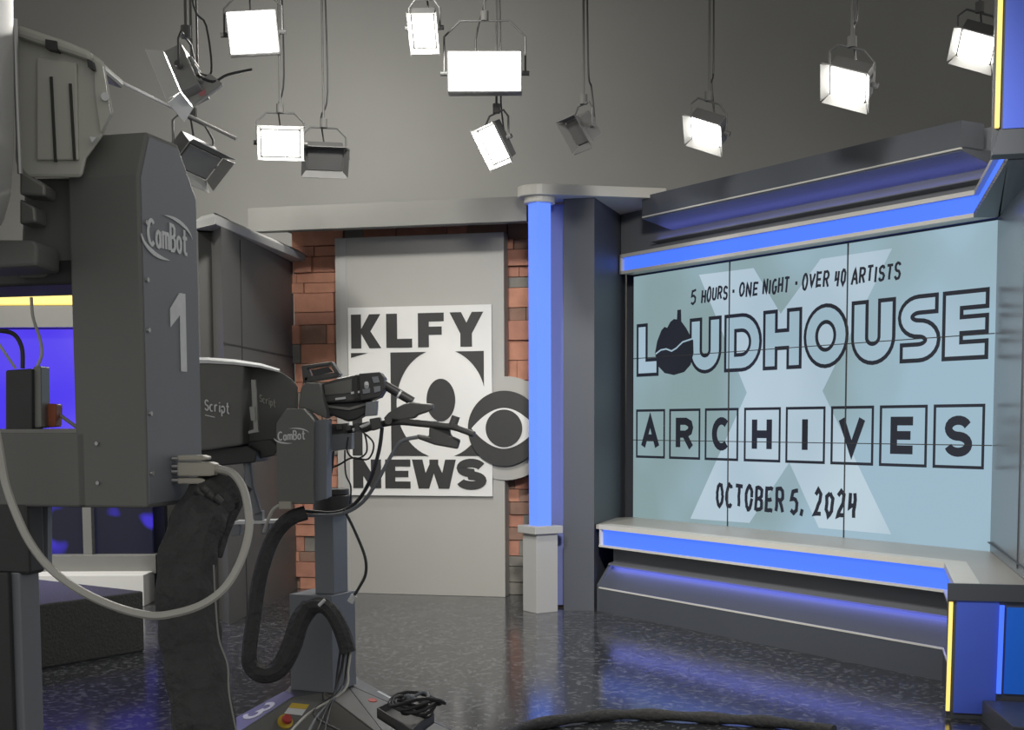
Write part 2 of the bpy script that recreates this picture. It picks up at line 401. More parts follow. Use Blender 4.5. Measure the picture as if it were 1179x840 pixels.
Np = [[(0, 0), (.36, 0), (.36, 1), (0, 1)], [(.64, 0), (1, 0), (1, 1), (.64, 1)], [(0, 1), (.36, 1), (1, 0), (.64, 0)]]
Ep = [[(0, 0), (.40, 0), (.40, 1), (0, 1)], [(.38, .76), (1, .76), (1, 1), (.38, 1)], [(.38, .39), (.92, .39), (.92, .61), (.38, .61)], [(.38, 0), (1, 0), (1, .24), (.38, .24)]]
Wp = [[(0, 1), (.24, 1), (.39, 0), (.15, 0)], [(.15, 0), (.39, 0), (.58, .9), (.42, .9)], [(.42, .9), (.58, .9), (.85, 0), (.61, 0)], [(.61, 0), (.85, 0), (1, 1), (.76, 1)], [(.40, 1), (.60, 1), (.60, .85), (.40, .85)]]
Sst = arc(.5, .715, .34, .17, 15, 180, 10)+arc(.5, .715, .34, .17, 200, 268, 5)+arc(.5, .285, .36, .17, 88, -90, 12)+arc(.5, .285, .36, .17, 255, 192, 6)
t, bo = 1.181, .931
for (x0, x1), gl in zip(((.051, .307), (.345, .574), (.589, .982)), (Np, Ep, Wp)):
    signpoly('letter', rel(x0, x1, bo, t, gl))
signpoly('letter', stroke([(.984+p[0]*.269, bo+p[1]*(t-bo)) for p in Sst], .074))
# the figure ten: dark ground around the light numeral
ecx, ecy, ea, eb = .855, 1.66, .40, .467
el = lambda a: (ecx+ea*math.cos(math.radians(a)), ecy+eb*math.sin(math.radians(a)))
polys = []
def between(zs, left):
    out = []
    for za, zb in zip(zs[:-1], zs[1:]):
        def xe(zz):
            k = 1-((zz-ecy)/eb)**2; k = math.sqrt(max(0, k)); return ecx-ea*k if left else ecx+ea*k
        xa, xb = xe(za), xe(zb)
        if left: out.append([(.404, za), (xa, za), (xb, zb), (.404, zb)])
        else:
            xa = min(xa, 1.233); xb = min(xb, 1.233); out.append([(xa, za), (1.234, za), (1.234, zb), (xb, zb)])
    return out
zs = [1.212+(2.102-1.212)*i/36 for i in range(37)]
signpoly('numeral_ground', between(zs, True))
signpoly('numeral_ground', between([q for q in zs if q > 1.80], False))
signpoly('numeral_ground', between([q for q in zs if q < 1.50], False))
signpoly('numeral_ground', [[(.045, 2.061), (.195, 2.101), (.046, 2.103)]])
signpoly('numeral_ground', [[(.05, 1.215), (.14, 1.215), (.14, 1.78), (.05, 1.72)]])
signpoly('numeral_ground', [[(.853+.128*math.cos(a*math.pi/24), 1.69+.182*math.sin(a*math.pi/24)) for a in range(48)]])

# eye emblem, overlapping the right side of the board
eye = thing('emblem_sign', VM(4.03-1.415, -10.96, 1.0), 'round grey sign with black disc and white eye emblem behind blue column', 'sign')
circ = lambda r, n=64: [(1.415+r*math.cos(2*math.pi*i/n), 1.447+r*math.sin(2*math.pi*i/n)) for i in range(n)]
eF = VM(4.03, -10.951)
def eyepart(name, poly, m, z, t=.006):
    b = MB(); draw(b, [poly], eF, ex, ey, z, t); return b.build(name, m, eye)
eyepart('backing_disc', circ(.44), 'pale', -.0385, .013); eyepart('disc', circ(.318), 'ink', .0, .02)
lens = [(1.415+.285*math.cos(a), 0) for a in (0,)]
le = [(1.415-.285+.57*i/30, 1.447+.172*(1-abs(2*i/30-1)**1.9)) for i in range(31)]
lo = [(1.415+.285-.57*i/30, 1.447-.172*(1-abs(2*i/30-1)**1.9)) for i in range(1, 30)]
eyepart('eye_white', le+lo, 'white', .02, .006); eyepart('pupil', circ(.159), 'ink', .026, .006)

# ---- header over the back wall and the canopy plank
b = MB(); b.fbox((0, 0, 0), vv, mm, UP, (2.32, 4.72), (-10.62, -10.5), (3.105, 3.30)); b.fbox((0, 0, 0), vv, mm, UP, (2.32, 4.72), (-11.52, -10.55), (3.216, 3.30))
tag(b.build('header_beam', 'header'), 'long grey header beam above the brick wall and pale panel', 'beam')
pc = UN(8.755, -5.706)
can = []
endp = VM(1.22, -10.55)
dirv = (Vector((endp.x, endp.y))-Vector((pc.x, pc.y))).normalized(); side = Vector((-dirv.y, dirv.x))
ce = Vector((pc.x, pc.y))
for i in range(13):
    a = math.pi/2+math.pi*i/12
    can.append(ce+dirv*(.17*math.cos(a))+side*(.17*math.sin(a)))
can += [Vector((endp.x, endp.y))-side*.05, VM(1.0, -11.6).to_2d(), VM(2.3, -11.5).to_2d()]
b = MB(); b.prism(can, 3.235, 3.315)
tag(b.build('canopy', 'trim', bevel=.004), 'flat grey canopy plank with rounded end on top of blue column', 'canopy')

# ---- blue light column on its pedestal
col = thing('light_column', pc, 'tall glowing blue square light column standing on pale grey pedestal', 'column')
b = MB(); b.fbox((0, 0, 0), uu, nn, UP, (8.655, 8.855), (-5.806, -5.606), (0, .625)); b.build('pedestal', 'plinth', col, bevel=.003)
b = MB(); b.fbox((0, 0, 0), uu, nn, UP, (8.625, 8.885), (-5.836, -5.576), (.625, .685)); b.build('pedestal_cap', 'plinth', col, bevel=.004)
b = MB(); b.fbox((0, 0, 0), uu, nn, UP, (8.692, 8.818), (-5.769, -5.643), (.685, 3.19)); b.build('light_tube', 'ledcol', col)
b = MB(); b.cyl((pc.x, pc.y, 3.19), (pc.x, pc.y, 3.235), .12, 32); b.build('collar', 'trim', col)
# wing wall between the column and the video wall
w0 = VM(1.985, -10.32); w1 = VM(1.74, -10.32); w2 = VM(1.665, -11.24)
struct('wall_wing', MB().prism([w0.to_2d(), w1.to_2d(), w2.to_2d(), VM(1.665, -11.5).to_2d(), VM(1.985, -11.2).to_2d()][::-1], 0, 3.235), 'setdark')
b = MB(); b.fbox((0, 0, 0), vv, mm, UP, (1.99, 2.28), (-10.52, -10.47), (.02, 3.22))  # edge of the wing wall, blue light painted on
tag(b.build('blue_glow_edge', 'bluelit'), 'narrow tall edge tinted blue by the glowing column, against dark wing wall', 'panel')

# ---- video wall
SO = UN(9.025, -6.827, .66); sx = -uu; sy = UP; SW, SH = 3.65, 2.054
vw = thing('video_wall', UN(7.2, -6.95, .66), 'large three by three video wall showing a pale blue event announcement', 'video wall')
b = MB(); b.fbox(SO, sx, sy, nn, (-.01, SW+.01), (-.01, SH+.01), (-.12, -.012)); b.build('housing', 'black', vw)
for i in range(3):
    for j in range(3):
        b = MB(); b.fbox(SO, sx, sy, nn, (i*SW/3+.001, (i+1)*SW/3-.001), (j*SH/3+.001, (j+1)*SH/3-.001), (-.012, 0)); b.build('display_panel', 'screen', vw)
def scr(name, polys, m, z, t=.001, label=None):
    b = MB(); draw(b, polys, SO, sx, sy, z, t); o = b.build(name, m, vw)
    if label: o['label'] = label
    return o
X = [[(.851, 1.99), (1.48, 1.98), (1.775, 1.62), (1.80, 1.06), (1.419, 1.054)], [(2.171, 1.975), (2.821, 1.975), (2.206, 1.05), (1.80, 1.06), (1.775, 1.62)],
     [(1.419, 1.054), (1.80, 1.06), (1.884, .539), (1.462, .07), (.764, .06)], [(2.206, 1.05), (2.858, .08), (2.19, .08), (1.884, .539), (1.80, 1.06)]]
scr('cross_graphic', X, 'screenx', .0005, label='pale translucent letter X behind the text')
# outlined headline letters: dark stroke with a light stroke laid over it
def headline(paths, w):
    return sum((stroke(p, w, cl, e) for p, cl, e in paths), [])
y0, y1 = 1.215, 1.655
def Lh(x0, x1, h, hh): return [[(x0+h, y1), (x0+h, y0+hh), (x1, y0+hh)]]
def Uh(x0, x1, h, hh): r = (x1-x0)/2-h; return [[(x0+h, y1), (x0+h, y0+h+r*.9)]+arc((x0+x1)/2, y0+h+r*.9, r, r*.9, 190, 350, 12)+[(x1-h, y0+h+r*.9), (x1-h, y1)]]
def Hh(x0, x1, h, hh): return [[(x0+h, y0), (x0+h, y1)], [(x1-h, y0), (x1-h, y1)], [(x0+h, (y0+y1)/2), (x1-h, (y0+y1)/2)]]
def Eh(x0, x1, h, hh): return [[(x1, y1-hh), (x0+hh, y1-hh), (x0+hh, y0+hh), (x1, y0+hh)], [(x0+hh, (y0+y1)/2), (x1, (y0+y1)/2)], [(x0+.1, y1-.05), (x0+.1, y0+.05)]]
def Sh(x0, x1, h, hh):
    xm = (x0+x1)/2; ry = (y1-y0-2*h)/4; rx = (x1-x0)/2-h
    return [[(x1-.02, y1-h)]+arc(xm+.0, y1-h-ry, rx, ry, 90, 270, 12)+arc(xm, y0+h+ry, rx, ry, 90, -90, 12)+[(x0+.02, y0+h)]]
def Dh(x0, x1, h, hh): return [[(x0+h, y0+h), (x0+h, y1-h), (x0+.2, y1-h)]+arc(x0+.2, (y0+y1)/2, x1-h-x0-.2, (y1-y0)/2-h, 90, -90, 14)]
def Oh(x0, x1, h, hh): return [arc((x0+x1)/2, (y0+y1)/2, (x1-x0)/2-h, (y1-y0)/2-h+.006, 0, 360, 28)]
LT = [(Lh, .047, .345, .15, 0), (Uh, .742, 1.125, .152, 0), (Dh, 1.158, 1.58, .142, 1), (Hh, 1.592, 1.997, .155, 0), (Oh, 2.015, 2.448, .142, 1), (Uh, 2.472, 2.865, .155, 0), (Sh, 2.885, 3.238, .132, 0), (Eh, 3.25, 3.608, .128, 0)]
for fn, xa, xb, tw, cl in LT:
    paths = fn(xa, xb, tw/2, tw/2)
    scr('headline_letter', sum((stroke(p, tw, cl) for p in paths), []), 'screenink', .0015)
    scr('headline_letter_fill', sum((stroke(p, tw-.056, cl, -.028) for p in paths), []), 'screenfill', .003)
blob = [(.30, 1.40), (.33, 1.50), (.385, 1.585), (.425, 1.61), (.46, 1.60), (.50, 1.645), (.545, 1.665), (.585, 1.66), (.59, 1.735), (.635, 1.735), (.64, 1.64), (.70, 1.585), (.745, 1.53), (.79, 1.48), (.795, 1.38), (.76, 1.29), (.68, 1.235), (.55, 1.215), (.43, 1.235), (.35, 1.29)]
scr('lips_graphic', [blob], 'screenink', .005, label='dark lips shaped blob standing for the letter O')
scr('lips_line', stroke([(.31, 1.395), (.38, 1.425), (.45, 1.43), (.52, 1.41), (.58, 1.43), (.66, 1.475), (.785, 1.495)], .012), 'screenfill', .0065)
bx = [(.043, .433), (.489, .88), (.936, 1.329), (1.393, 1.79), (1.843, 2.24), (2.294, 2.69), (2.742, 3.147), (3.196, 3.595)]
for (a, c_), ch in zip(bx, 'ARCHIVES'):
    scr('letter_tile', stroke([(a+.01, .545), (c_-.01, .545), (c_-.01, .932), (a+.01, .932)], .02, True), 'screenink', .0015)
    cxm = (a+c_)/2; w = .19
    scr('tile_letter', word(ch, cxm-w/2 if ch != 'I' else cxm-.03, cxm+w/2 if ch != 'I' else cxm+.03, .632, .22, .058), 'screenink', .0035)
sub = []
for tx, a, c_ in (('5', .752, .815), ('HOURS', .885, 1.187), ('ONE', 1.325, 1.53), ('NIGHT', 1.585, 1.855), ('OVER', 1.995, 2.25), ('40', 2.31, 2.41), ('ARTISTS', 2.47, 2.895)):
    sub += word(tx, a, c_, 1.775, .105, .018, jit=.08, rough=.03, gap=.42, slant=.10)
for a in (1.25, 1.925): sub += [[(a, 1.815), (a+.022, 1.815), (a+.022, 1.84), (a, 1.84)]]
scr('strapline', sub, 'screenink', .0035, label='hand-drawn line 5 HOURS ONE NIGHT OVER 40 ARTISTS')
sub = []
for tx, a, c_ in (('OCTOBER', 1.08, 1.825), ('5,', 1.90, 2.04), ('2024', 2.14, 2.545)):
    sub += word(tx, a, c_, .175, .18, .030, jit=.08, rough=.05, gap=.45, slant=.05)
scr('date_line', sub, 'screenink', .0035, label='hand-drawn date OCTOBER 5, 2024')
for i in (1, 2):
    b = MB(); b.fbox(SO, sx, sy, nn, (i*SW/3-.0035, i*SW/3+.0035), (0, SH), (0, .009)); b.build('bezel', 'black', vw)
    b = MB(); b.fbox(SO, sx, sy, nn, (0, SW), (i*SH/3-.003, i*SH/3+.003), (0, .009)); b.build('bezel', 'black', vw)

# ---- right reveal, wing and back-up wall of the alcove
R0 = VM(-1.03, -8.63); R1 = VM(-1.015, -6.95)
struct('wall_reveal', MB().prism([R0.to_2d(), R1.to_2d(), VM(-1.1, -6.95).to_2d(), VM(-1.1, -8.75).to_2d()], .692, 2.727), 'reveal')
rv = MB(); rv.fbox((0, 0, 0), vv, mm, UP, (-1.026, -1.012), (-7.36, -7.352), (.72, 2.73)); rv.fbox((0, 0, 0), vv, mm, UP, (-1.028, -1.01), (-8.6, -7.0), (.747, .752))
struct('trim_1', rv, 'setdark')
b = MB(); b.prism([UN(9.3, -6.96).to_2d(), UN(5.2, -6.96).to_2d(), UN(5.2, -7.1).to_2d(), UN(9.3, -7.1).to_2d()], 0, 3.3)
struct('wall_alcove', b, 'setdark')

# ---- ledge under the video wall: plan path from the left end, round the corner, towards the pylon
def vd(v, d): return UN(v/.70711-d, d)
dL = -6.09
path = [UN(8.49, dL), vd(-.70, dL), VM(-.66, -6.9)]; P2 = [p.to_2d() for p in path]
lg = thing('light_ledge', UN(7, -6.4), 'grey ledge with blue light strip along the foot of the video wall', 'ledge')
top = [P2[0], P2[1], VM(-.655, -6.86).to_2d(), VM(-1.6, -6.86).to_2d(), VM(-1.6, -8.4).to_2d(), R0.to_2d(), UN(9.02, -6.82).to_2d(), VM(1.69, -11.1).to_2d(), VM(1.725, -10.33).to_2d()]
b = MB(); b.prism(top, .655, .689); b.build('shelf_top', 'ledge', lg)
b = MB(); b.sweep(P2, [(-.12, .655), (.004, .655), (.004, .691), (-.12, .691)]); b.build('top_trim', 'trim', lg)
b = MB(); b.sweep(P2, [(-.12, .515), (.004, .515), (.004, .53), (-.12, .53)]); b.build('lower_trim', 'trim', lg)
b = MB(); b.fbox(path[0], uu, nn, UP, (-.018, .0), (-.12, 0), (.515, .69)); b.build('end_trim', 'trim', lg)
b = MB(); b.sweep(P2, [(-.12, .53), (-.025, .53), (-.025, .655), (-.12, .655)]); b.build('light_strip', 'led', lg)
P3 = [P2[0], P2[1], VM(-.672, -7.055).to_2d()]
b = MB(); b.sweep(P3, [(-.25, 0), (-.14, 0), (-.14, .515), (-.25, .515)]); b.build('recess_face', 'recess', lg)
b = MB(); b.sweep(P3, [(-.14, .384), (-.085, .366), (-.085, .372), (-.14, .390)]); b.build('light_lip', 'recess', lg)  # added lip, keeps the strip's light off the recess face above
b = MB(); b.sweep(P3, [(-.139, .376), (-.10, .368), (-.10, .370), (-.139, .382)]); b.build('hidden_light', 'ledglow', lg)
b = MB(); b.sweep(P2, [(-.24, .519), (-.10, .519), (-.10, .53), (-.24, .53)]); b.build('underside', 'setgrey', lg)
st = thing('step_riser', UN(7, -6.3), 'low dark step with sloping top below the glowing ledge', 'step')
b = MB(); b.sweep(P3, [(-.139, 0), (0, 0), (0, .19), (-.139, .345)]); b.build('step', 'setdark', st)
b = MB(); b.sweep(P3, [(-.004, .184), (.004, .184), (.004, .196), (-.004, .196)]); b.build('edge_strip', 'trim', st)
b = MB(); b.ext([UN(8.49, -6.09, 0), UN(8.49, -6.23, 0), UN(8.49, -6.23, .38), UN(8.49, -6.215, .38), UN(8.49, -6.09, .21)], uu*.03); b.build('end_panel', 'setgrey', st)

# ---- header over the video wall
dH = -6.70
hp = [UN(9.05, dH), vd(-.885, dH), VM(-.845, -6.76)]; H2 = [p.to_2d() for p in hp]
hd = thing('light_header', UN(7, -6.75, 2.73), 'grey header box with blue light strip above the video wall', 'header')
b = MB(); b.sweep(H2, [(-.13, 2.73), (0, 2.73), (0, 2.755), (-.13, 2.755)]); b.build('lower_trim', 'trim', hd)
b = MB(); b.sweep(H2, [(-.13, 2.865), (0, 2.865), (0, 2.893), (-.13, 2.893)]); b.build('top_trim', 'trim', hd)
b = MB(); b.fbox(hp[0], uu, nn, UP, (-.02, 0), (-.13, 0), (2.73, 2.893)); b.build('end_trim', 'trim', hd)
b = MB(); b.sweep(H2, [(-.13, 2.755), (-.03, 2.755), (-.03, 2.865), (-.13, 2.865)]); b.build('light_strip', 'led', hd)
b = MB(); b.prism([H2[1]+Vector((0, 0)), H2[2], VM(-1.015, -6.75).to_2d(), R0.to_2d(), UN(5.36, -6.83).to_2d()], 2.728, 2.76); b.build('soffit', 'setgrey', hd)
cv = thing('cove_fascia', UN(7, -6.4, 2.9), 'grey stepped fascia with dim blue cove above the lit header', 'fascia')
dF = -6.45
fp = [UN(8.42, dF), vd(-.78, dF)]; F2 = [p.to_2d() for p in fp]
b = MB(); b.sweep(F2, [(-.2, 3.10), (0, 3.10), (0, 3.26), (-.2, 3.26)]); b.build('fascia', 'setgrey', cv)
b = MB(); b.sweep(F2, [(-.012, 3.094), (.002, 3.094), (.002, 3.104), (-.012, 3.104)]); b.build('edge_strip', 'trim', cv)
b = MB(); b.sweep(F2, [(-.30, 3.02), (-.012, 3.085), (-.012, 3.11), (-.30, 3.11)]); b.build('cove_soffit', 'setgrey', cv)
b = MB(); b.sweep([UN(9.1, dF).to_2d(), F2[1]], [(-.45, 2.893), (-.30, 2.893), (-.30, 3.26), (-.45, 3.26)]); b.build('recess_face', 'recess', cv)
b = MB(); b.sweep([UN(8.6, dF).to_2d(), F2[1]], [(-.30, 2.935), (-.22, 2.945), (-.22, 2.953), (-.30, 2.943)]); b.build('light_lip', 'recess', cv)  # added lip, shields the cove strip from below
b = MB(); b.sweep([UN(8.6, dF).to_2d(), F2[1]], [(-.298, 2.944), (-.28, 2.946), (-.28, 2.951), (-.298, 2.949)]); b.build('hidden_light', 'ledglow', cv)

# ---- right-hand pylon: lower block and overhead block
py_ = thing('set_desk', VM(-1.0, -7.2), 'low blue lit set block with amber light edge at right end of ledge', 'set block')
FR = lambda v, z: VM(v, -6.93+.11*z, z)                # leaning front plane
b = MB()
b.hull8([FR(-.635, 0), FR(-1.6, 0), VM(-1.6, -7.05), VM(-.645, -7.05)], [FR(-.625, .652), FR(-1.6, .652), VM(-1.6, -7.05, .652), VM(-.64, -7.05, .652)][:4]); b.build('body', 'setdark', py_)
off = mm*.012
b = MB(); b.ext([FR(-.625, .61)+off*0, FR(-1.6, .61), FR(-1.6, .695), FR(-.622, .695)], mm*.02); b.build('top_trim', 'setgrey', py_)
b = MB(); b.ext([FR(-.668, .03), FR(-.868, .03), FR(-.868, .61), FR(-.668, .61)], mm*.01); b.build('blue_panel', 'bluewall', py_)
b = MB(); b.ext([FR(-.632, .04), FR(-.650, .04), FR(-.650, .60), FR(-.632, .60)], mm*.02); b.build('amber_strip', 'amber', py_)
b = MB(); b.ext([FR(-.870, .14), FR(-.892, .14), FR(-.892, .59), FR(-.870, .59)], mm*.02); b.build('blue_strip', 'led', py_)
b = MB(); b.ext([FR(-.905, .14), FR(-1.55, .14), FR(-1.55, .58), FR(-.905, .58)], mm*.012); b.build('bright_panel', 'bluewall2', py_)
pl = MB(); pl.prism([VM(-.80, -6.87).to_2d(), VM(-.87, -6.3).to_2d(), VM(-1.6, -6.1).to_2d(), VM(-1.6, -6.87).to_2d()], 0, .11)
tag(pl.build('plinth', 'setgrey', bevel=.004), 'low dark plinth in front of blue set block at right edge', 'plinth')
po = thing('overhead_block', VM(-1.0, -7.0, 2.73), 'hanging blue set block with amber light edge at top right', 'set block')
GO = lambda v, z: VM(v, -6.63+.11*(z-2.73), z)
b = MB(); b.hull8([GO(-.757, 2.73), GO(-1.6, 2.73), VM(-1.6, -6.74, 2.73), VM(-.765, -6.74, 2.73)], [GO(-.745, 3.9), GO(-1.6, 3.9), VM(-1.6, -6.74, 3.9), VM(-.765, -6.74, 3.9)]); b.build('body', 'setdark', po)
b = MB(); b.ext([GO(-.765, 2.85), GO(-.783, 2.85), GO(-.775, 3.85), GO(-.755, 3.85)], mm*.03); b.build('amber_strip', 'amber', po)
b = MB(); b.ext([GO(-.80, 2.845), GO(-1.6, 2.845), GO(-1.6, 3.88), GO(-.79, 3.88)], mm*.012); b.build('blue_panel', 'bluewall', po)
b = MB(); b.ext([GO(-.757, 2.73), GO(-1.6, 2.73), GO(-1.6, 2.84), GO(-.785, 2.84)], mm*.02); b.build('bottom_trim', 'setgrey', po)

# ---- left grey set wall with its light bar
c1 = VM(4.28, -9.05); c2 = VM(4.62, -11.22); c0 = at(248, 500, 10.1); c00 = at(233, 500, 10.05)
foot = [c00.to_2d(), c0.to_2d(), c1.to_2d(), c2.to_2d(), Vector((-2.72, 11.6)), Vector((-2.60, 10.3))]
lw = thing('panel_wall', (c1.x-.2, c1.y+.5, 0), 'dark grey panelled set wall left of the brick, with bright top bar', 'wall panel')
b = MB(); b.prism([Vector((p[0], p[1])) for p in foot], 0, 2.93); b.build('wall_panel', 'setpanel', lw)
def along(t, z, o=.0):
    p = c1.lerp(c2, t); d = (c2-c1).normalized(); nr = Vector((d.y, -d.x, 0)); return Vector((p.x, p.y, z))+nr*o
b = MB()
for za in (2.08,): b.ext([along(0, za, .0), along(1, za), along(1, za+.012), along(0, za+.012)], (along(0, 0, .004)-along(0, 0)))
b.ext([along(.22, 0), along(.228, 0), along(.228, 2.9), along(.22, 2.9)], (along(0, 0, .004)-along(0, 0)))
b.build('panel_joint', 'ink', lw)
barp = [c00.to_2d()+Vector((.0, -.12)), c1.to_2d()+Vector((-.02, -.10)), (along(1.05, 0, .14)).to_2d()]
b = MB(); b.sweep(barp, [(-.3, 2.93), (0, 2.93), (0, 2.99), (-.06, 3.03), (-.3, 3.03)]); b.build('top_bar', 'plinth', lw, bevel=.006)

# ---- left backdrop: blue panel, frames, white ledge
bd = thing('set_backdrop', (-4.2, 11.2, 0), 'blue lit backdrop with grey window frames and white sill at far left', 'backdrop')
b = MB(); b.box((-4.6, 11.45, 1.3), 3.2, .1, 2.6); b.build('back_panel', 'setdark', bd)
b = MB(); b.box((-4.6, 11.36, 1.86), 3.2, .06, .88); b.build('blue_panel', 'backblue', bd)
b = MB(); b.box((-4.6, 11.30, 2.40), 3.2, .16, .18); b.build('grey_band', 'rail', bd)
b = MB(); b.box((-4.6, 11.27, 2.545), 3.2, .14, .085); b.build('amber_strip', 'amber', bd)
for xa, xb in ((-6.2, -4.95), (-4.9, -3.60), (-3.55, -3.05)):
    b = MB(); b.box(((xa+xb)/2, 11.2, .90), xb-xa, .04, 1.0); b.build('glass_pane', 'bluereflect', bd)
b = MB()
for xx in (-4.925, -3.575): b.box((xx, 11.15, .87), .075, .10, 1.06)
b.box((-4.6, 11.15, .32), 3.2, .12, .16); b.box((-4.6, 11.15, 1.42), 3.2, .12, .06); b.build('window_frame', 'rail', bd, bevel=.004)
b = MB(); b.box((-4.58, 10.98, .13), 3.1, .34, .26); b.build('sill', 'white', bd, bevel=.005)
# carpeted riser
e0 = Vector((-2.43, 8.66)); ed = (Vector((-2.43, 8.66))-Vector((-2.92, 8.0))).normalized(); en = Vector((-ed.y, ed.x))
b = MB(); b.prism([e0, e0+en*1.6, e0+en*1.6-ed*2.2, e0-ed*2.2], 0, .40)
tag(b.build('riser_platform', 'carpet', bevel=.012), 'low charcoal carpeted riser platform on the floor at lower left', 'platform')

# ================================================================== lamps
PIPE_Z = 4.8
def lamp(x, y, Y, w, hgt, dx, dy, label, cat='studio light', on=True, doors=True, power=0, kind='panel', roll=0, open_=35, name='studio_light', depth=None, hang=True, flare=.55, dm='barn', hm='housing', fm='housing'):
    pos = at(x, y, Y)
    d = Vector((dx[0], dx[1], dx[2])).normalized()
    q = d.to_track_quat('-Z', 'Y'); R = q.to_matrix() @ Matrix.Rotation(math.radians(roll), 3, 'Z')
    t_ = thing(name, pos, label, cat, 'lamps hanging from the studio grid', R)
    mw = BASE[t_.name]
    W = lambda a, b_, c_: mw @ Vector((a, b_, c_))
    def fb(mb, a, b_, c_):
        mb.hull8([W(a[i], b_[j], c_[0]) for i, j in ((0, 0), (1, 0), (1, 1), (0, 1))], [W(a[i], b_[j], c_[1]) for i, j in ((0, 0), (1, 0), (1, 1), (0, 1))])
    dp = depth or max(.09, w*.45)
    b = MB(); fb(b, (-w/2-.012, w/2+.012), (-hgt/2-.012, hgt/2+.012), (.004, dp))
    for k in range(4): fb(b, (-w/2+.02, w/2-.02), (-hgt/2+.02+k*(hgt-.04)/4, -hgt/2+.02+k*(hgt-.04)/4+.012), (dp, dp+.02))
    b.build('housing', hm, t_, bevel=.005)
    b = MB(); fb(b, (-w/2, w/2), (-hgt/2, hgt/2), (-.006, .006)); b.build('lamp_face', 'lamp' if on else fm, t_)
    if doors:
        L_ = flare*min(w, hgt); so, co = math.sin(math.radians(open_)), math.cos(math.radians(open_))
        th = .004
        def door(p, q_, out):
            b = MB(); k = .12
            a0 = Vector(p); a1 = Vector(q_); o = Vector((out[0]*so, out[1]*so, -co))*L_
            m0 = a0.lerp(a1, -k)+o; m1 = a1.lerp(a0, -k)+o
            nrm = Vector((out[0]*co, out[1]*co, so))*th
            b.hull8([mw @ v for v in (a0, a1, m1, m0)], [mw @ (v+nrm) for v in (a0, a1, m1, m0)]); b.build('barn_door', dm, t_)
        W2, H2_ = w/2+.012, hgt/2+.012
        door((-W2, H2_, 0), (W2, H2_, 0), (0, 1)); door((-W2, -H2_, 0), (W2, -H2_, 0), (0, -1))
        door((-W2, -H2_, 0), (-W2, H2_, 0), (-1, 0)); door((W2, -H2_, 0), (W2, H2_, 0), (1, 0))
    # yoke, clamp and hanger
    sidev = (mw.to_3x3() @ Vector((1, 0, 0))).normalized(); ctr = mw @ Vector((0, 0, dp*.5)); wy = w/2+.035
    if abs(sidev.z) > .7: sidev = (mw.to_3x3() @ Vector((0, 1, 0))).normalized(); wy = hgt/2+.035
    topc = ctr+UP*(max(w, hgt)*.62+.05)
    b = MB(); pts = [ctr-sidev*wy, ctr-sidev*wy+UP*((topc-ctr).z*.7), topc-sidev*wy*.6, topc, topc+sidev*wy*.6, ctr+sidev*wy+UP*((topc-ctr).z*.7), ctr+sidev*wy]
    b.tube(pts, .007, 8)
    for s_ in (-1, 1): b.cyl(ctr+sidev*wy*s_*.9, ctr+sidev*(wy*s_+.025*s_), .016, 10)
    b.build('yoke', 'housing', t_)
    if hang:
        b = MB(); b.cyl(topc, Vector((topc.x, topc.y, PIPE_Z)), .008, 10); b.cyl(topc-UP*.0, topc+UP*.06, .026, 12); b.build('hanger', 'hanger', t_)
        b = MB(); P0 = mw @ Vector((w*.2, 0, dp+.01)); b.tube([P0, P0+Vector((.05, .05, .02)), P0+Vector((.03, .04, .25)), Vector((topc.x+.03, topc.y, topc.z+.25)), Vector((topc.x+.02, topc.y, PIPE_Z-.1))], .006, 6, smooth=5); b.build('power_cable', 'cable', t_)
    if on and power:
        l = bpy.data.lights.new('lamp_light', 'AREA'); l.shape = 'RECTANGLE'; l.size = w*.95; l.size_y = hgt*.95; l.energy = power; l.color = (1, .97, .9); l.spread = math.radians(140)
        lo_ = bpy.data.objects.new('lamp_light', l); C.objects.link(lo_); lo_.parent = t_; lo_.location = (0, 0, -.012)
    return t_
lamp(291, 37, 8.75, .30, .25, (.14, -1, -.16), 0, 'bright square panel light at upper left, above the pink-tagged lamp', doors=False, power=14, roll=-5)
lamp(488, 36, 8.75, .13, .21, (-.05, -.75, -.65), 0, 'bright narrow lamp at the top edge, above the large panel light', power=5, flare=.35, open_=20)
lamp(558, 82, 8.75, .46, .235, (.0, -1, -.12), 0, 'largest bright rectangular panel light, top centre of the grid', doors=False, power=22)
lamp(323, 165, 9.28, .25, .165, (.15, -1, -.22), 0, 'bright lamp below the square panel light, above the brick wall', power=5, flare=.22, open_=30)
lamp(569, 166, 9.1, .125, .23, (-.35, -.75, -.45), 0, 'bright tilted narrow lamp hanging below the largest panel light', power=5, flare=.45, open_=14, roll=-16)
lamp(666, 152, 8.75, .17, .15, (-.75, -.35, -.55), 0, 'unlit black lamp hanging right of the tilted narrow lamp', on=False, flare=.35, dm='housing')
lamp(812, 152, 8.75, .19, .17, (-.55, -.42, -.72), 0, 'bright barn-door lamp leftmost of the three above the video wall', power=5, flare=.3, roll=32, open_=40)
lamp(976, 97, 7.6, .20, .18, (-.55, -.42, -.72), 0, 'bright barn-door lamp in the middle of three above video wall', power=5, flare=.3, roll=30, open_=40)
lamp(1124, 54, 8.0, .19, .18, (-.5, -.42, -.75), 0, 'bright barn-door lamp next to the hanging blue block at top right', power=5, flare=.3, roll=34, open_=40)
l10 = lamp(205, 92, 6.9, .15, .22, (-.92, .02, -.42), 0, 'grey lamp seen from the side with brightly lit barn doors and pink tag', power=5, flare=.55, roll=-14, depth=.10, open_=25, dm='doorlit', hm='barn', fm='doorlit')
b = MB(); b.slab([(214, 107), (241, 84), (256, 96), (252, 100), (222, 121)], 6.86, .04); b.build('ballast_box', 'barn', l10, bevel=.004)
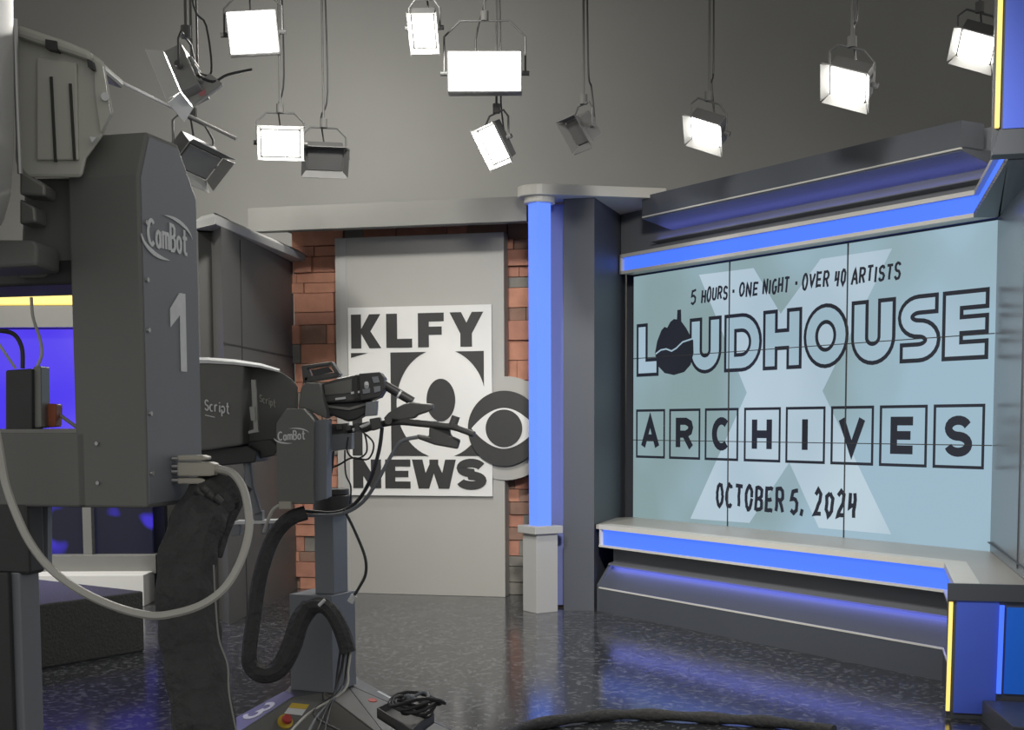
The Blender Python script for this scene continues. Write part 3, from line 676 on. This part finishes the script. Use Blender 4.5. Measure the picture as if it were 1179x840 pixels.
b = MB(); b.slab([(229, 105), (236, 103), (237, 109), (230, 111)], 6.855, .004); labelled(b.build('tag', 'pink', l10), 'pink tag')
b = MB(); b.tube([at(203, 70, 6.88), at(208, 84, 6.86), at(219, 96, 6.85)], .009, 8, smooth=4); b.tube([at(217, 66, 6.88), at(225, 84, 6.86), at(245, 94, 6.86), at(262, 86, 6.9), at(290, 80, 6.95)], .007, 8, smooth=4); b.build('cable', 'cable', l10, smooth=True)
lamp(228, 186, 7.4, .235, .14, (.5, -.45, -.65), 0, 'small pale lamp with thin white rim just above charcoal camera robot', on=False, flare=.45, open_=40, roll=14, dm='barn', fm='barn')
lamp(374, 184, 9.5, .24, .15, (.2, -.8, -.6), 0, 'dim unlit lamp right of the bright lamp above the brick', on=False, flare=.35, dm='housing')
# pipes of the grid
for i, (xa, ya, xb, yb) in enumerate(((-6, 6.9, 6, 6.9), (-6, 8.75, 6, 8.75), (-6, 9.5, 6, 9.5))):
    b = MB(); b.cyl((xa, ya, PIPE_Z+.02), (xb, yb, PIPE_Z+.02), .024, 14)
    tag(b.build('lighting_pipe', 'housing'), ('black pipe of the lighting grid nearest to the camera', 'middle black pipe of the lighting grid', 'rear black pipe of the lighting grid')[i], 'pipe', 'pipes of the lighting grid')
b = MB(); b.tube([at(123, 86, 7.2), at(272, 160, 7.2)], .009, 8); tag(b.build('boom_rod', 'steel'), 'thin steel rod crossing behind the pink-tagged lamp at upper left', 'rod')

exec_later = []
# ================================================================== robot camera 3 (middle distance)
Z3 = 6.4
r3 = thing('camera_robot', atz(365, 790, .2)-UP*.2, 'grey robotic camera pedestal number 3 with cloth prompter hood, in front of the pale panel', 'camera', 'robotic studio cameras')
tz = .20
def onplane(x, y, P, N):
    d = ray(x, y); C0 = Vector((0, 0, HC)); return C0+d*((P-C0).dot(N)/d.dot(N))
zl = .05
I = [atz(x, y, tz) for x, y in ((329, 795), (340, 801), (372, 797), (397, 787), (403, 777), (345, 778))]
def pl3(a, b_, c_, x, y): return onplane(x, y, a, (b_-a).cross(c_-a).normalized())
o1 = atz(258, 855, zl); o0 = pl3(I[0], I[1], o1, 228, 850); o2 = pl3(I[1], I[2], o1, 378, 858); o3 = atz(452, 858, zl); o4 = atz(530, 846, zl); o5 = atz(345, 806, zl)
O = [o0, o1, o2, o3, o4, o5]
b = MB()
b.rings([[Vector((p.x, p.y, .01)) for p in O], O, I]); b.build('base', 'deck', r3, bevel=.003)
def facepanel(name, k, m_, inset=.012):
    q = [I[k], I[k+1], O[k+1], O[k]]; N = (q[1]-q[0]).cross(q[3]-q[0]).normalized()
    if N.z < 0: N = -N
    c_ = sum(q, Vector())/4; q = [c_+(p-c_)*(1-inset*4) for p in q]
    b = MB(); b.ext([p-N*.004 for p in q], N*.008); return b.build(name, m_, r3), q[0]+N*.0042, N
_, P0_, N0_ = facepanel('side_panel', 0, 'deckpale'); dpan, P1_, N1_ = facepanel('deck_panel', 1, 'robot')
def tripanel(name, a, b_, c_, m_):
    N = (b_-a).cross(c_-a).normalized(); N = N if N.z > 0 else -N
    g = (a+b_+c_)/3; q = [g+(p-g)*.97+N*.006 for p in (a, b_, c_)]
    b = MB(); b.ext([p-N*.03 for p in q], N*.03); b.build(name, m_, r3); return q[0], N
tripanel('front_panel', I[2], I[3], o3, 'deckbrown'); tripanel('front_panel', I[2], o3, o2, 'deckbrown')
P4_, N4_ = tripanel('side_panel', I[3], I[4], o4, 'deckpale'); P3_, N3_ = tripanel('side_panel', I[3], o4, o3, 'deckpale')
e3y = (onplane(313, 809, P0_, N0_)-onplane(282, 826, P0_, N0_)); hh = e3y.length; e3y.normalize(); e3x = e3y.cross(N0_).normalized()
b = MB(); kk = hh/1.15
draw(b, stroke([(p[0]*kk*1.5, p[1]*kk) for p in arc(.3, .82, .22, .27, 150, -80, 9)+arc(.3, .30, .25, .29, 80, -150, 9)], .19*kk), onplane(281, 825, P0_, N0_)-e3x*kk*.25, e3x, e3y, 0, .002); b.build('numeral', 'mark', r3)
b = MB(); q = [onplane(x, y, P1_, N1_) for x, y in ((336, 809), (356, 811), (347.5, 823.5), (327, 821))]; b.ext(q, N1_*.002); sk = b.build('warning_sticker', 'mark', r3)
q = [onplane(x, y, P1_, N1_)+N1_*.0021 for x, y in ((336, 809), (356, 811), (352, 816.5), (332, 814.5))]
b = MB(); b.ext(q, N1_*.001); labelled(b.build('sticker_band', 'yellow', sk), 'yellow band of the warning sticker')
p = onplane(328, 831, P1_, N1_); b = MB(); b.cyl(p, p+N1_*.012, .036, 24); es = b.build('stop_button', 'yellow', r3)
b = MB(); b.cyl(p+N1_*.012, p+N1_*.03, .014, 20); b.cyl(p+N1_*.03, p+N1_*.046, .025, 20, .02); labelled(b.build('button_head', 'red', es), 'red mushroom button')
p = onplane(429, 806, P3_, N3_); b = MB(); b.cyl(p, p+N3_*.003, .022, 20); labelled(b.build('red_dot', 'red', r3), 'red dot sticker')
b = MB(); q = [onplane(x, y, P4_, N4_) for x, y in ((434, 796), (436, 795.5), (466, 811), (464, 812.5))]; b.ext(q, N4_*.002); b.build('white_line', 'mark', r3)
# column box, mast, turntable
def framebox(mb, px_corner, Yc, ang, wl, wr, z0, z1, ):
    c_ = at(px_corner, 500, Yc); a = math.radians(ang)
    eR = Vector((math.cos(a), math.sin(a), 0)); eL = Vector((-math.sin(a), math.cos(a), 0))
    # eR goes right-and-back, eL goes left-and-back
    O = Vector((c_.x, c_.y, 0)); mb.fbox(O, eR, eL, UP, (0, wr), (0, wl), (z0, z1)); return O, eR, eL
ANG = 68
b = MB(); framebox(b, 379, 6.30, ANG, .235, .235, tz, .672); b.build('column_box', 'robotside', r3, bevel=.004)
b = MB(); framebox(b, 382, 6.36, ANG, .105, .14, .672, 1.10); b.build('mast', 'robotside', r3, bevel=.004)
pm = at(383, 575, 6.45); b = MB(); b.cyl(Vector((pm.x, pm.y, 1.07)), Vector((pm.x, pm.y, 1.15)), .095, 28); b.cyl(Vector((pm.x, pm.y, 1.15)), Vector((pm.x, pm.y, 1.18)), .08, 28); b.build('turntable', 'black', r3, bevel=.004, smooth=True)
# head plate with chamfered top
def px2(pts, Y): return [at(x, y, Y) for x, y in pts]
b = MB(); b.slab([(319, 580), (318, 487), (330, 470), (349, 470), (361, 484), (361, 580)], 6.02, .20); hp_ = b.build('head_arm', 'robot', r3, bevel=.004)
b = MB(); b.slab([(361.5, 578), (361.5, 484), (376, 482), (376, 574)], 6.06, .18); b.build('head_side', 'robotside', r3, bevel=.003)
def logo(parent, O, ex_, ey_, wd, m='mark'):
    k = wd/1.25
    polys = word('C', 0, .17, .0, .30, .045)+word('amBot', .19, .95, .0, .30, .040, gap=.22)
    polys += swoosh(.48, .13, .62, .26, 15, 100, .05)+swoosh(.46, .13, .60, .25, 185, 275, .06)
    b = MB(); draw(b, [[(p[0]*k, p[1]*k) for p in q] for q in polys], O, ex_, ey_, 0, .0012); return b.build('maker_logo', m, parent)
logo(r3, at(320, 507, 6.0195), Vector((1, 0, .06)).normalized(), UP, .165)
b = MB(); b.slab([(321, 586), (321, 577), (335, 577), (335, 586)], 5.99, .04); pg = b.build('beige_plug', 'plug', r3, bevel=.003)
# camera body
b = MB(); b.slab([(368, 443), (390, 435), (410, 431), (430, 429), (437, 431), (441, 437), (441, 448), (436, 456), (428, 460), (400, 463), (369, 464)], 6.30, .22); cb = b.build('camera_body', 'camblack', r3, bevel=.01)
b = MB(); b.slab([(373, 443), (405, 436), (405, 452), (374, 455)], 6.292, .01); b.build('body_cover', 'hood', r3, bevel=.002)
b = MB(); b.slab([(404, 451), (415, 449.5), (415, 452), (404, 453.5)], 6.29, .005); b.slab([(386, 458), (398, 456.5), (398, 459), (386, 460.5)], 6.29, .005); b.build('badge', 'mark', r3)
b = MB(); b.slab([(413, 430), (437, 428), (442, 434), (443, 447), (437, 457), (415, 461)], 6.275, .16); b.build('rear_unit', 'black', r3, bevel=.004)
for q_ in ([(428, 434), (435, 433), (437, 440), (430, 441)], [(430, 445), (438, 444), (438, 450), (431, 452)], [(417, 448), (426, 446.5), (426, 452), (418, 453.5)]):
    b = MB(); b.slab(q_, 6.268, .01); b.build('rear_switch', 'robotside', r3, bevel=.001)
b = MB(); b.slab([(407, 432), (411, 431.5), (412, 458), (408, 459)], 6.285, .01); b.build('body_seam', 'ink', r3)
b = MB(); b.slab([(374, 466), (402, 469), (428, 462), (428, 464.5), (402, 472), (374, 468.5)], 6.32, .01); b.build('cradle_rail', 'rail', r3)
for q_ in ([(386, 489), (393, 488), (394, 494), (387, 495)], [(398, 490), (404, 489), (404, 495), (398, 496)], [(408, 488), (413, 487), (413, 496), (408, 497)]):
    b = MB(); b.slab(q_, 6.27, .05); b.build('clamp_block', 'camblack', r3, bevel=.003)
b = MB(); b.cyl(at(447, 484, 6.17), at(447, 484, 6.25), .018, 14); b.build('grip_joint', 'camblack', r3)
for kx in (486, 489, 492): 
    b = MB(); b.cyl(at(kx+12, 487.5, 6.12), at(kx+12, 484.5, 6.12), .006, 8); b.build('grip_button', 'robotside', r3)
b = MB(); b.cyl(at(422, 445, 6.26), at(422, 441, 6.28), .011, 16); b.build('knob', 'mark', r3)
b = MB(); b.tube([at(437, 440, 6.36), at(443, 443, 6.36), at(475, 462, 6.36)], .022, 14, smooth=3); b.build('zoom_demand', 'black', r3, smooth=True)
b = MB(); b.tube([at(459, 453, 6.36), at(461, 454.3, 6.36)], .0235, 14); b.build('ring', 'mark', r3)
b = MB(); b.slab([(372, 464), (428, 461), (426, 474), (410, 483), (400, 485), (392, 482), (382, 478), (374, 480)], 6.33, .16); b.build('tilt_cradle', 'black', r3, bevel=.008)
b = MB(); b.slab([(343, 470), (347, 445), (353, 440), (368, 441), (376, 475), (376, 482), (350, 470)], 6.22, .14); b.build('cradle_arm', 'robot', r3, bevel=.005)
b = MB(); b.slab([(421, 463), (434, 461), (433, 478), (420, 479)], 6.28, .08); b.build('connector_block', 'robotside', r3, bevel=.003)
# viewfinder frame on top
b = MB()
for q in ([(347, 421), (381, 416), (380, 420), (352, 424)], [(378, 416), (382, 416), (392, 431), (386, 431)], [(347, 421), (353, 423), (358, 435), (349, 441)], [(350, 434), (389, 428), (390, 433), (351, 441)]): b.slab(q, 6.38, .10)
b.build('viewfinder', 'camblack', r3, bevel=.003)
b = MB(); b.slab([(358, 426), (378, 422), (384, 428), (361, 433)], 6.44, .01); b.build('viewfinder_glass', 'glass', r3)
# prompter hood
def ring_px(pts, Y): return [at(x, y, Y) for x, y in pts]
b = MB()
b.slab([(212, 416), (240, 416.5), (270, 418), (281, 420), (279, 512), (240, 518), (212, 520)], 6.1, .42); b.build('prompter_hood', 'hood', r3, bevel=.012)
b = MB()
b.rings([ring_px([(281, 420), (300, 421), (322, 427), (336, 436), (343, 445), (343, 500), (318, 508), (281, 512)], 6.26), ring_px([(281, 423), (300, 424), (320, 430), (334, 438), (341, 446), (341, 498), (318, 506), (281, 510)], 6.5)]); b.build('hood_neck', 'hood', r3, bevel=.006)
b = MB(); b.rings([ring_px([(214, 414), (240, 414.3), (270, 416.5), (300, 420.5), (322, 426.5), (322, 428.5), (300, 423), (270, 419.5), (240, 418), (214, 418)], 6.09), ring_px([(214, 411), (240, 411.3), (270, 413.5), (300, 418), (322, 424.5), (322, 428), (300, 422), (270, 418), (240, 416), (214, 416)], 6.55)]); b.build('hood_top_glint', 'mark', r3)  # white sheet painted as rim light along the top of the hood
b = MB(); b.slab([(289, 437), (294, 437), (297, 494), (298, 497), (286, 499), (286, 496), (292, 494)], 6.07, .02); b.slab([(287, 468), (293, 468), (294, 484), (289, 484)], 6.06, .02); b.build('hood_bracket', 'barn', r3)
Os = at(236, 472, 6.095)
b = MB(); sxd = Vector((1, 0, -.14)).normalized(); polys = word('Script', 0, .115, .0, .05, .006, gap=.25)+stroke([(0.0, -.022), (.045, -.026)], .004); draw(b, polys, Os, sxd, UP, 0, .001); b.build('hood_lettering', 'mark', r3)
Os = at(299, 462, 6.255); b = MB(); draw(b, word('Script', 0, .08, 0, .035, .004, gap=.25), Os, Vector((1, 0, -.35)).normalized(), UP, 0, .001); b.build('hood_lettering', 'camgrey', r3)
b = MB(); b.slab([(215, 516), (284, 513), (296, 520), (294, 532), (215, 540)], 6.15, .34); b.build('prompter_base', 'black', r3, bevel=.006)
b = MB(); b.slab([(284, 508), (312, 505), (322, 515), (316, 524), (290, 530)], 6.25, .15); b.build('prompter_mount', 'camblack', r3, bevel=.006)
b = MB(); b.tube([at(284, 527, 6.2), at(288, 560, 6.2), at(297, 590, 6.2)], .02, 10); b.build('prompter_strut', 'robotside', r3)
b = MB(); b.slab([(270, 600), (318, 598.5), (318, 602), (270, 603.5)], 6.2, .1); b.build('side_shelf', 'mark', r3)
for q_, yy in (([(266, 604), (276, 603), (276, 616), (266, 617)], 6.22), ([(300, 603), (310, 603), (310, 615), (300, 615)], 6.22), ([(292, 588), (302, 588), (302, 599), (292, 599)], 6.2)):
    b = MB(); b.slab(q_, yy, .06); b.build('shelf_box', 'robotside', r3, bevel=.003)
b = MB(); b.slab([(380, 500), (405, 498), (405, 517), (380, 519)], 6.3, .10); b.build('lens_box', 'robotside', r3, bevel=.003)
b = MB(); b.tube([at(376, 496, 6.34), at(405, 494, 6.34), at(425, 489, 6.32)], .018, 12); b.slab([(380, 488), (400, 487), (400, 500), (380, 501)], 6.31, .06); b.build('handle_clamp', 'camblack', r3)
b = MB(); b.tube([at(406, 495, 6.28), at(432, 485, 6.28)], .008, 8); b.build('clamp_lever', 'mark', r3)
b = MB(); b.tube([at(420, 494, 6.3), at(440, 488, 6.25), at(460, 485.5, 6.2), at(480, 487, 6.15), at(519, 491, 6.1), at(527, 493, 6.08), at(546, 500, 6.05)], lambda t: .016 if t < .8 else .014, 12, smooth=4); b.build('pan_bar', 'camblack', r3, smooth=True)
b = MB(); b.slab([(425, 482), (437, 480), (440, 492), (428, 496)], 6.2, .08); b.build('bar_clamp', 'camblack', r3, bevel=.005)
b = MB(); b.slab([(441, 482), (447, 475), (455, 470), (464, 465), (474, 462.5), (499, 465), (498.5, 471), (492, 474), (480, 478), (478, 481), (460, 484)], 6.18, .09); b.build('control_grip', 'camblack', r3, bevel=.012)
b = MB(); b.slab([(494, 491), (518, 494), (519, 501), (530, 506), (527, 517), (500, 512), (481, 505), (479, 500), (494, 502)], 6.12, .07); b.build('hand_grip', 'camblack', r3, bevel=.008)
b = MB(); b.tube([at(521, 490, 6.1), at(524, 482, 6.1), at(525, 479, 6.1)], .02, 12); b.build('thumb_knob', 'camblack', r3)
# loops of cable
def cable(name, pts, r, parent, m='cable', sm=6):
    b = MB(); b.tube([at(*p) for p in pts], r, 8, smooth=sm); return b.build(name, m, parent, smooth=True)
cable('cable', [(440, 492, 6.24), (436, 520, 6.24), (425, 555, 6.25), (408, 580, 6.3), (385, 590, 6.28), (352, 588, 6.27)], .009, r3)
cable('cable', [(481, 503, 6.12), (462, 508, 6.14), (450, 525, 6.16), (432, 558, 6.2), (415, 580, 6.24), (390, 592, 6.24), (352, 593, 6.26)], .009, r3, 'robotside')
cable('cable', [(401, 503, 6.27), (400, 520, 6.26), (410, 528, 6.25), (422, 520, 6.25), (420, 500, 6.26), (412, 490, 6.28)], .0045, r3)
cable('cable', [(415, 495, 6.27), (430, 510, 6.26), (424, 528, 6.26), (405, 527, 6.27), (390, 535, 6.3), (373, 542, 6.33)], .0045, r3)
cable('cable', [(384, 519, 6.3), (381, 545, 6.3), (374, 550, 6.32)], .006, r3)
cable('cable', [(397, 518, 6.3), (398, 545, 6.3), (404, 560, 6.3), (403, 580, 6.3)], .004, r3)
cable('cable', [(396, 586, 6.25), (408, 610, 6.22), (420, 640, 6.2), (421, 660, 6.2), (414, 675, 6.2), (406, 688, 6.2)], .007, r3)
b = MB(); b.tube([at(408, 685, 6.2), at(403, 693, 6.2)], .016, 8); b.build('cable_plug', 'mark', r3)
cable('beige_cable', [(322, 581, 6.0), (314, 587, 6.0), (308, 600, 6.02), (304, 612, 6.05)], .008, r3, 'whitecable')
cable('sleeve', [(352, 590, 6.12), (332, 598, 6.1), (314, 620, 6.12), (300, 660, 6.08), (292, 710, 6.04), (287, 750, 6.0), (290, 768, 6.0), (305, 776, 6.0), (322, 768, 6.02), (335, 745, 6.05), (345, 715, 6.1), (357, 698, 6.14)], lambda t: .034+.014*max(0, math.sin((t-.45)*4)), r3, 'sleeve', 6)
cable('sleeve', [(348, 712, 6.12), (358, 699, 6.12), (372, 697, 6.1), (384, 707, 6.08), (394, 727, 6.06), (401, 751, 6.05)], .038, r3, 'sleeve', 6)
b = MB(); b.tube([at(367, 697, 6.05), at(374, 690, 6.05)], .008, 8); b.build('cable_tie', 'mark', r3)
for k, (xa, m_) in enumerate(((392, 'cable'), (396, 'cable'), (399, 'robotside'), (402, 'cable'), (404, 'whitecable'))):
    cable('tail_cable', [(xa, 748, 6.06), (xa-3, 770, 6.0), (xa-6-4*k % 7, 795, 5.9), (xa-14-9*k, 822, 5.75), (xa-20-14*k if k != 3 else xa+10, 850, 5.55)], .006, r3, m_)
# tray with a coil of cable
ct = thing('cable_tray', atz(473, 822, tz), 'open black tray heaped with coiled black cables on grey robot base', 'tray')
b = MB(); q = [atz(434, 826, tz), atz(461, 812, tz), atz(500, 832, tz), atz(474, 852, tz)]; b.ext(q, UP*.012)
for i in range(4):
    a0, a1 = q[i], q[(i+1) % 4]; d_ = (a1-a0).cross(UP).normalized()*.008; b.ext([a0, a1, a1+d_, a0+d_], UP*.045)
b.build('tray', 'camblack', ct)
b = MB()
cc = atz(480, 826, tz+.04)
for k in range(5):
    rr = .06+.012*k; b.tube([cc+Vector((rr*math.cos(a*.4)*1.1, rr*math.sin(a*.4)*.7, .03+.02*math.sin(a*.8+k)+.012*k)) for a in range(17)], .008, 8)
b.build('cable_coil', 'cable', ct, smooth=True)
b = MB(); b.tube([cc+Vector((.05*math.cos(a*.5), .05*math.sin(a*.5), .09+.015*math.sin(a))) for a in range(14)], .007, 8); b.build('cable_coil', 'robotside', ct, smooth=True)

# ================================================================== robot camera 1 (close foreground, left)
O1 = Vector((-.553, 2.0, 0)); f1 = Vector((.24, .9708, 0)).normalized(); f2 = Vector((-f1.y, f1.x, 0))   # f1 along the lettered face, f2 to the left
r1 = thing('camera_robot', Vector((-.70, 2.1, 0)), 'big charcoal robotic camera head marked 1 close by at left', 'camera', 'robotic studio cameras')
def L1(a, l, z): return O1+f1*a+f2*l+UP*z
b = MB(); prof = [(0, 1.372), (.185, 1.372), (.185, 1.862), (.125, 1.937), (.03, 1.937), (0, 1.868)]
b.ext([L1(a, 0, z_) for a, z_ in prof], f2*.118)
b.build('head_arm', 'robot', r1, bevel=.004)
b = MB(); b.ext([L1(a, -.0015, z_) for a, z_ in [(.006, 1.378), (.179, 1.378), (.179, 1.859), (.122, 1.93), (.033, 1.93), (.006, 1.866)]], f2*.002); b.build('side_cover', 'robotside', r1, bevel=.001)
b = MB(); b.fbox(O1, f1, f2, UP, (0.0, .16), (.10, .62), (1.372, 1.488)); b.build('lower_arm', 'robot', r1, bevel=.004)
b = MB(); b.fbox(O1, f1, f2, UP, (0.0, .045), (.205, .62), (1.265, 1.38)); b.build('tilt_motor_box', 'black', r1, bevel=.006)
b = MB(); b.fbox(O1, f1, f2, UP, (0.0, .16), (.115, .62), (1.486, 1.492)); b.build('shelf_edge', 'rail', r1)
b = MB(); b.fbox(O1, f1, f2, UP, (0.02, .18), (.10, .62), (1.713, 1.75)); b.build('camera_plate', 'black', r1, bevel=.004)
b = MB(); b.fbox(O1, f1, f2, UP, (-.0, .10), (.22, .27), (1.745, 1.778)); b.fbox(O1, f1, f2, UP, (-.02, .12), (.17, .26), (1.73, 1.79)) if False else None; b.build('plate_lock', 'camgrey', r1, bevel=.006)
# lettering
for zz in (1.80, 1.715, 1.64, 1.515, 1.425):
    b = MB(); b.cyl(L1(.012, 0, zz), L1(.012, -.006, zz), .0035, 10); b.build('screw', 'steel', r1)
logo(r1, L1(.018, -.0022, 1.768), f1, UP, .165, 'vinyl')
polys = [[(.62, 0), (1, 0), (1, 1), (.62, 1)], [(.62, 1), (.62, .72), (0, .55), (0, .78)], [(.30, .83), (.64, 1.0), (.64, .8), (.25, .66)]]
b = MB(); draw(b, [[(p[0]*.05, p[1]*.123) for p in q] for q in polys], L1(.082, -.0022, 1.582), f1, UP, 0, .0012); b.build('numeral', 'vinyl', r1)
# inner face bolts on the dark side
b = MB(); 
for l_, zz in ((.08, 1.47), (.08, 1.41)): b.cyl(L1(0, l_, zz), L1(-.004, l_, zz), .003, 10)
b.build('bolt', 'steel', r1)
# camera on top of the plate
Yc = 2.02
b = MB(); b.ext(px2([(18, 34), (60, 45), (104, 60), (120, 70), (131, 130), (118, 158), (100, 183), (95, 205), (30, 205), (18, 190)], 2.0), (-.058, .16, .044)); b.build('camera_body', 'camgrey', r1, bevel=.006)
b = MB(); b.slab([(42, 66), (88, 72), (90, 184), (42, 184)], 1.994, .008); b.build('side_panel', 'camgrey', r1, bevel=.002)
b = MB(); b.slab([(57, 88), (60, 88), (65, 186), (62, 186)], 1.991, .004); b.slab([(79, 96), (82, 96), (87, 184), (84, 184)], 1.991, .004); b.build('panel_groove', 'ink', r1)
b = MB(); b.slab([(108, 72), (118, 76), (127, 130), (116, 152), (110, 110)], 1.993, .008); b.build('rear_plate', 'camgrey', r1)
b = MB(); b.slab([(18, 27), (45, 36), (75, 46), (104, 58), (104, 70), (75, 60), (18, 42)], 1.985, .17); b.build('top_handle', 'camgrey', r1, bevel=.006)
b = MB(); b.slab([(52, 45), (65, 47), (65, 58), (52, 55)], 1.98, .02); b.slab([(100, 68), (106, 70), (108, 80), (101, 77)], 1.98, .02); b.build('handle_clip', 'black', r1)
b = MB(); b.cyl(at(121, 111, 1.985), at(121, 111, 1.995), .006, 12); b.build('knob', 'mark', r1); b = MB(); b.slab([(103, 157), (111, 158), (106, 164)], 1.985, .01); b.build('tag', 'mark', r1)
b = MB(); b.slab([(28, 205), (100, 204), (108, 160), (125, 190), (125, 320), (22, 320)], 2.06, .12); b.build('tilt_bracket', 'robot', r1, bevel=.005)
b = MB(); b.slab([(22, 195), (52, 213), (52, 226), (22, 224)], 1.99, .05); b.slab([(22, 228), (40, 238), (42, 256), (22, 258)], 2.0, .05); b.build('lens_support', 'rail', r1, bevel=.004)
b = MB(); b.tube([at(17, 22, 1.97), at(19, 100, 1.97), at(23, 200, 1.97)], .004, 8); b.build('hood_rod', 'steel', r1)
# pale prompter hood at the frame edge
b = MB(); rs = []
for yy, hw in ((-30, 17), (20, 17.5), (100, 18), (180, 17.5), (225, 14), (255, 6), (274, -6)):
    rs.append([at(-40+x_, yy, Y_) for x_, Y_ in ((-20, 1.80), (30+hw*.55, 1.80), (36+hw, 1.86), (38+hw, 1.95), (30+hw, 2.02), (-20, 2.02))])
b.rings(rs); b.build('prompter_hood', 'plinth', r1, smooth=True)
b = MB(); b.slab([(-30, 276), (38, 276), (43, 282), (42, 306), (-30, 310)], 1.95, .10); b.build('prompter_base', 'robot', r1, bevel=.006)
# things in the opening
b = MB(); b.slab([(6, 426), (37, 424), (37, 496), (6, 497)], 2.06, .05); b.build('junction_box', 'black', r1, bevel=.003)
b = MB(); b.slab([(38, 422), (47, 421), (48, 492), (39, 493)], 2.07, .04); b.build('box_cover', 'rail', r1, bevel=.002)
b = MB(); b.slab([(51, 464), (65, 465), (64, 491), (51, 492)], 2.10, .03); labelled(b.build('orange_block', 'orange', r1, bevel=.002), 'small orange block')
cable('thin_cable', [(36, 342, 2.07), (38, 365, 2.07), (46, 390, 2.08), (48, 408, 2.08), (42, 424, 2.08)], .0026, r1, 'whitecable')
cable('thin_cable', [(-5, 380, 2.08), (15, 384, 2.08), (25, 400, 2.08), (26, 424, 2.08)], .0035, r1)
cable('thin_cable', [(-5, 390, 2.05), (5, 405, 2.05), (18, 424, 2.06)], .0022, r1, 'whitecable')
cable('thin_cable', [(60, 470, 2.12), (75, 482, 2.12), (92, 494, 2.12)], .003, r1, 'whitecable')
# beige plugs, white control cable and the big sleeve
plg = MB()
for i, (ya, yb, xb) in enumerate(((524, 530, 238), (532, 548, 247), (550, 557, 236))):
    plg.slab([(204, ya), (xb-6, ya), (xb, ya+2), (xb, yb-1), (xb-6, yb), (204, yb)], 2.06+.004*i, .035)
plg.build('plug_stack', 'plug', r1, bevel=.002)
b = MB(); 
for yy in (528, 537, 543, 553): b.cyl(at(198, yy, 2.075), at(205, yy, 2.075), .0035, 8)
b.build('thumbscrew', 'steel', r1)
b = MB(); b.slab([(184, 531), (198, 530), (198, 540), (184, 541)], 2.085, .004); labelled(b.build('warning_label', 'orange', r1), 'small orange label')
b = MB(); b.tube([at(244, 540, 2.075), at(252, 540, 2.07), at(262, 543, 2.06)], lambda t: .0075-.0012*t, 12, smooth=3); b.build('strain_relief', 'plug', r1, smooth=True)
cable('control_cable', [(254, 540, 2.065), (268, 545, 2.05), (280, 562, 2.03), (286, 590, 2.0), (286, 615, 1.98), (276, 648, 1.95), (258, 677, 1.93), (232, 696, 1.92), (200, 706, 1.92), (172, 708, 1.92), (135, 699, 1.93), (95, 681, 1.94), (60, 656, 1.95), (35, 625, 1.96), (18, 590, 1.97), (6, 555, 1.98), (0, 520, 1.98), (-8, 480, 1.98)], .0062, r1, 'whitecable', 8)
cable('sleeve', [(262, 560, 2.12), (245, 572, 2.10), (228, 600, 2.06), (216, 640, 2.04), (214, 690, 2.03), (220, 740, 2.02), (228, 790, 2.0), (238, 850, 1.98), (246, 900, 1.96)], lambda t: .036+.013*math.sin(min(1, t*1.6)*math.pi*.5)+.002*math.sin(t*55), r1, 'sleeve', 8)
cable('sleeve', [(272, 556, 2.14), (262, 580, 2.13), (252, 610, 2.12), (246, 640, 2.11)], lambda t: .028-.014*t, r1, 'sleeve', 8)
cable('sleeve_piping', [(246, 650, 1.99), (248, 690, 1.985), (252, 735, 1.975), (262, 765, 1.965), (264, 800, 1.95), (276, 860, 1.93)], .0014, r1, 'rail', 6)
b = MB()
for (xa, ya) in ((226, 563), (239, 567), (247, 571), (233, 561)): b.cyl(at(xa, ya, 2.045), at(xa+8, ya+7, 2.05), .006, 10)
b.build('cable_ends', 'camblack', r1, smooth=True)
b = MB(); b.slab([(46, 583), (55, 583), (55, 655), (46, 655)], 2.12, .02); b.build('blue_edge', 'robotside', r1)
# lower pedestal of robot 1
b = MB(); b.fbox(O1, f1, f2, UP, (.0, .052), (.221, .55), (.18, 1.27)); b.build('mast', 'robotside', r1, bevel=.004)
b = MB(); b.fbox(O1, f1, f2, UP, (-.012, 0), (.235, .55), (.18, 1.27)); b.build('mast_cover', 'black', r1, bevel=.003)
b = MB(); b.fbox(O1, f1, f2, UP, (-.35, .55), (-.05, .85), (.02, .18)); b.build('base', 'deck', r1, bevel=.02)

# thick cable bundle snaking over the floor
fl = []
for x_, y_ in ((560, 862), (600, 842), (650, 832), (700, 826.5), (745, 826), (800, 829), (850, 832), (900, 836), (960, 846)):
    p = atz(x_, y_+3, .0); fl.append(Vector((p.x, p.y, .03)))
b = MB(); b.tube(fl, lambda t: .028+.004*math.sin(t*40), 12, smooth=8)
fb_ = b.build('cable_bundle', 'sleeve', smooth=True); tag(fb_, 'thick black cable bundle curving across the dark floor in front', 'cable')
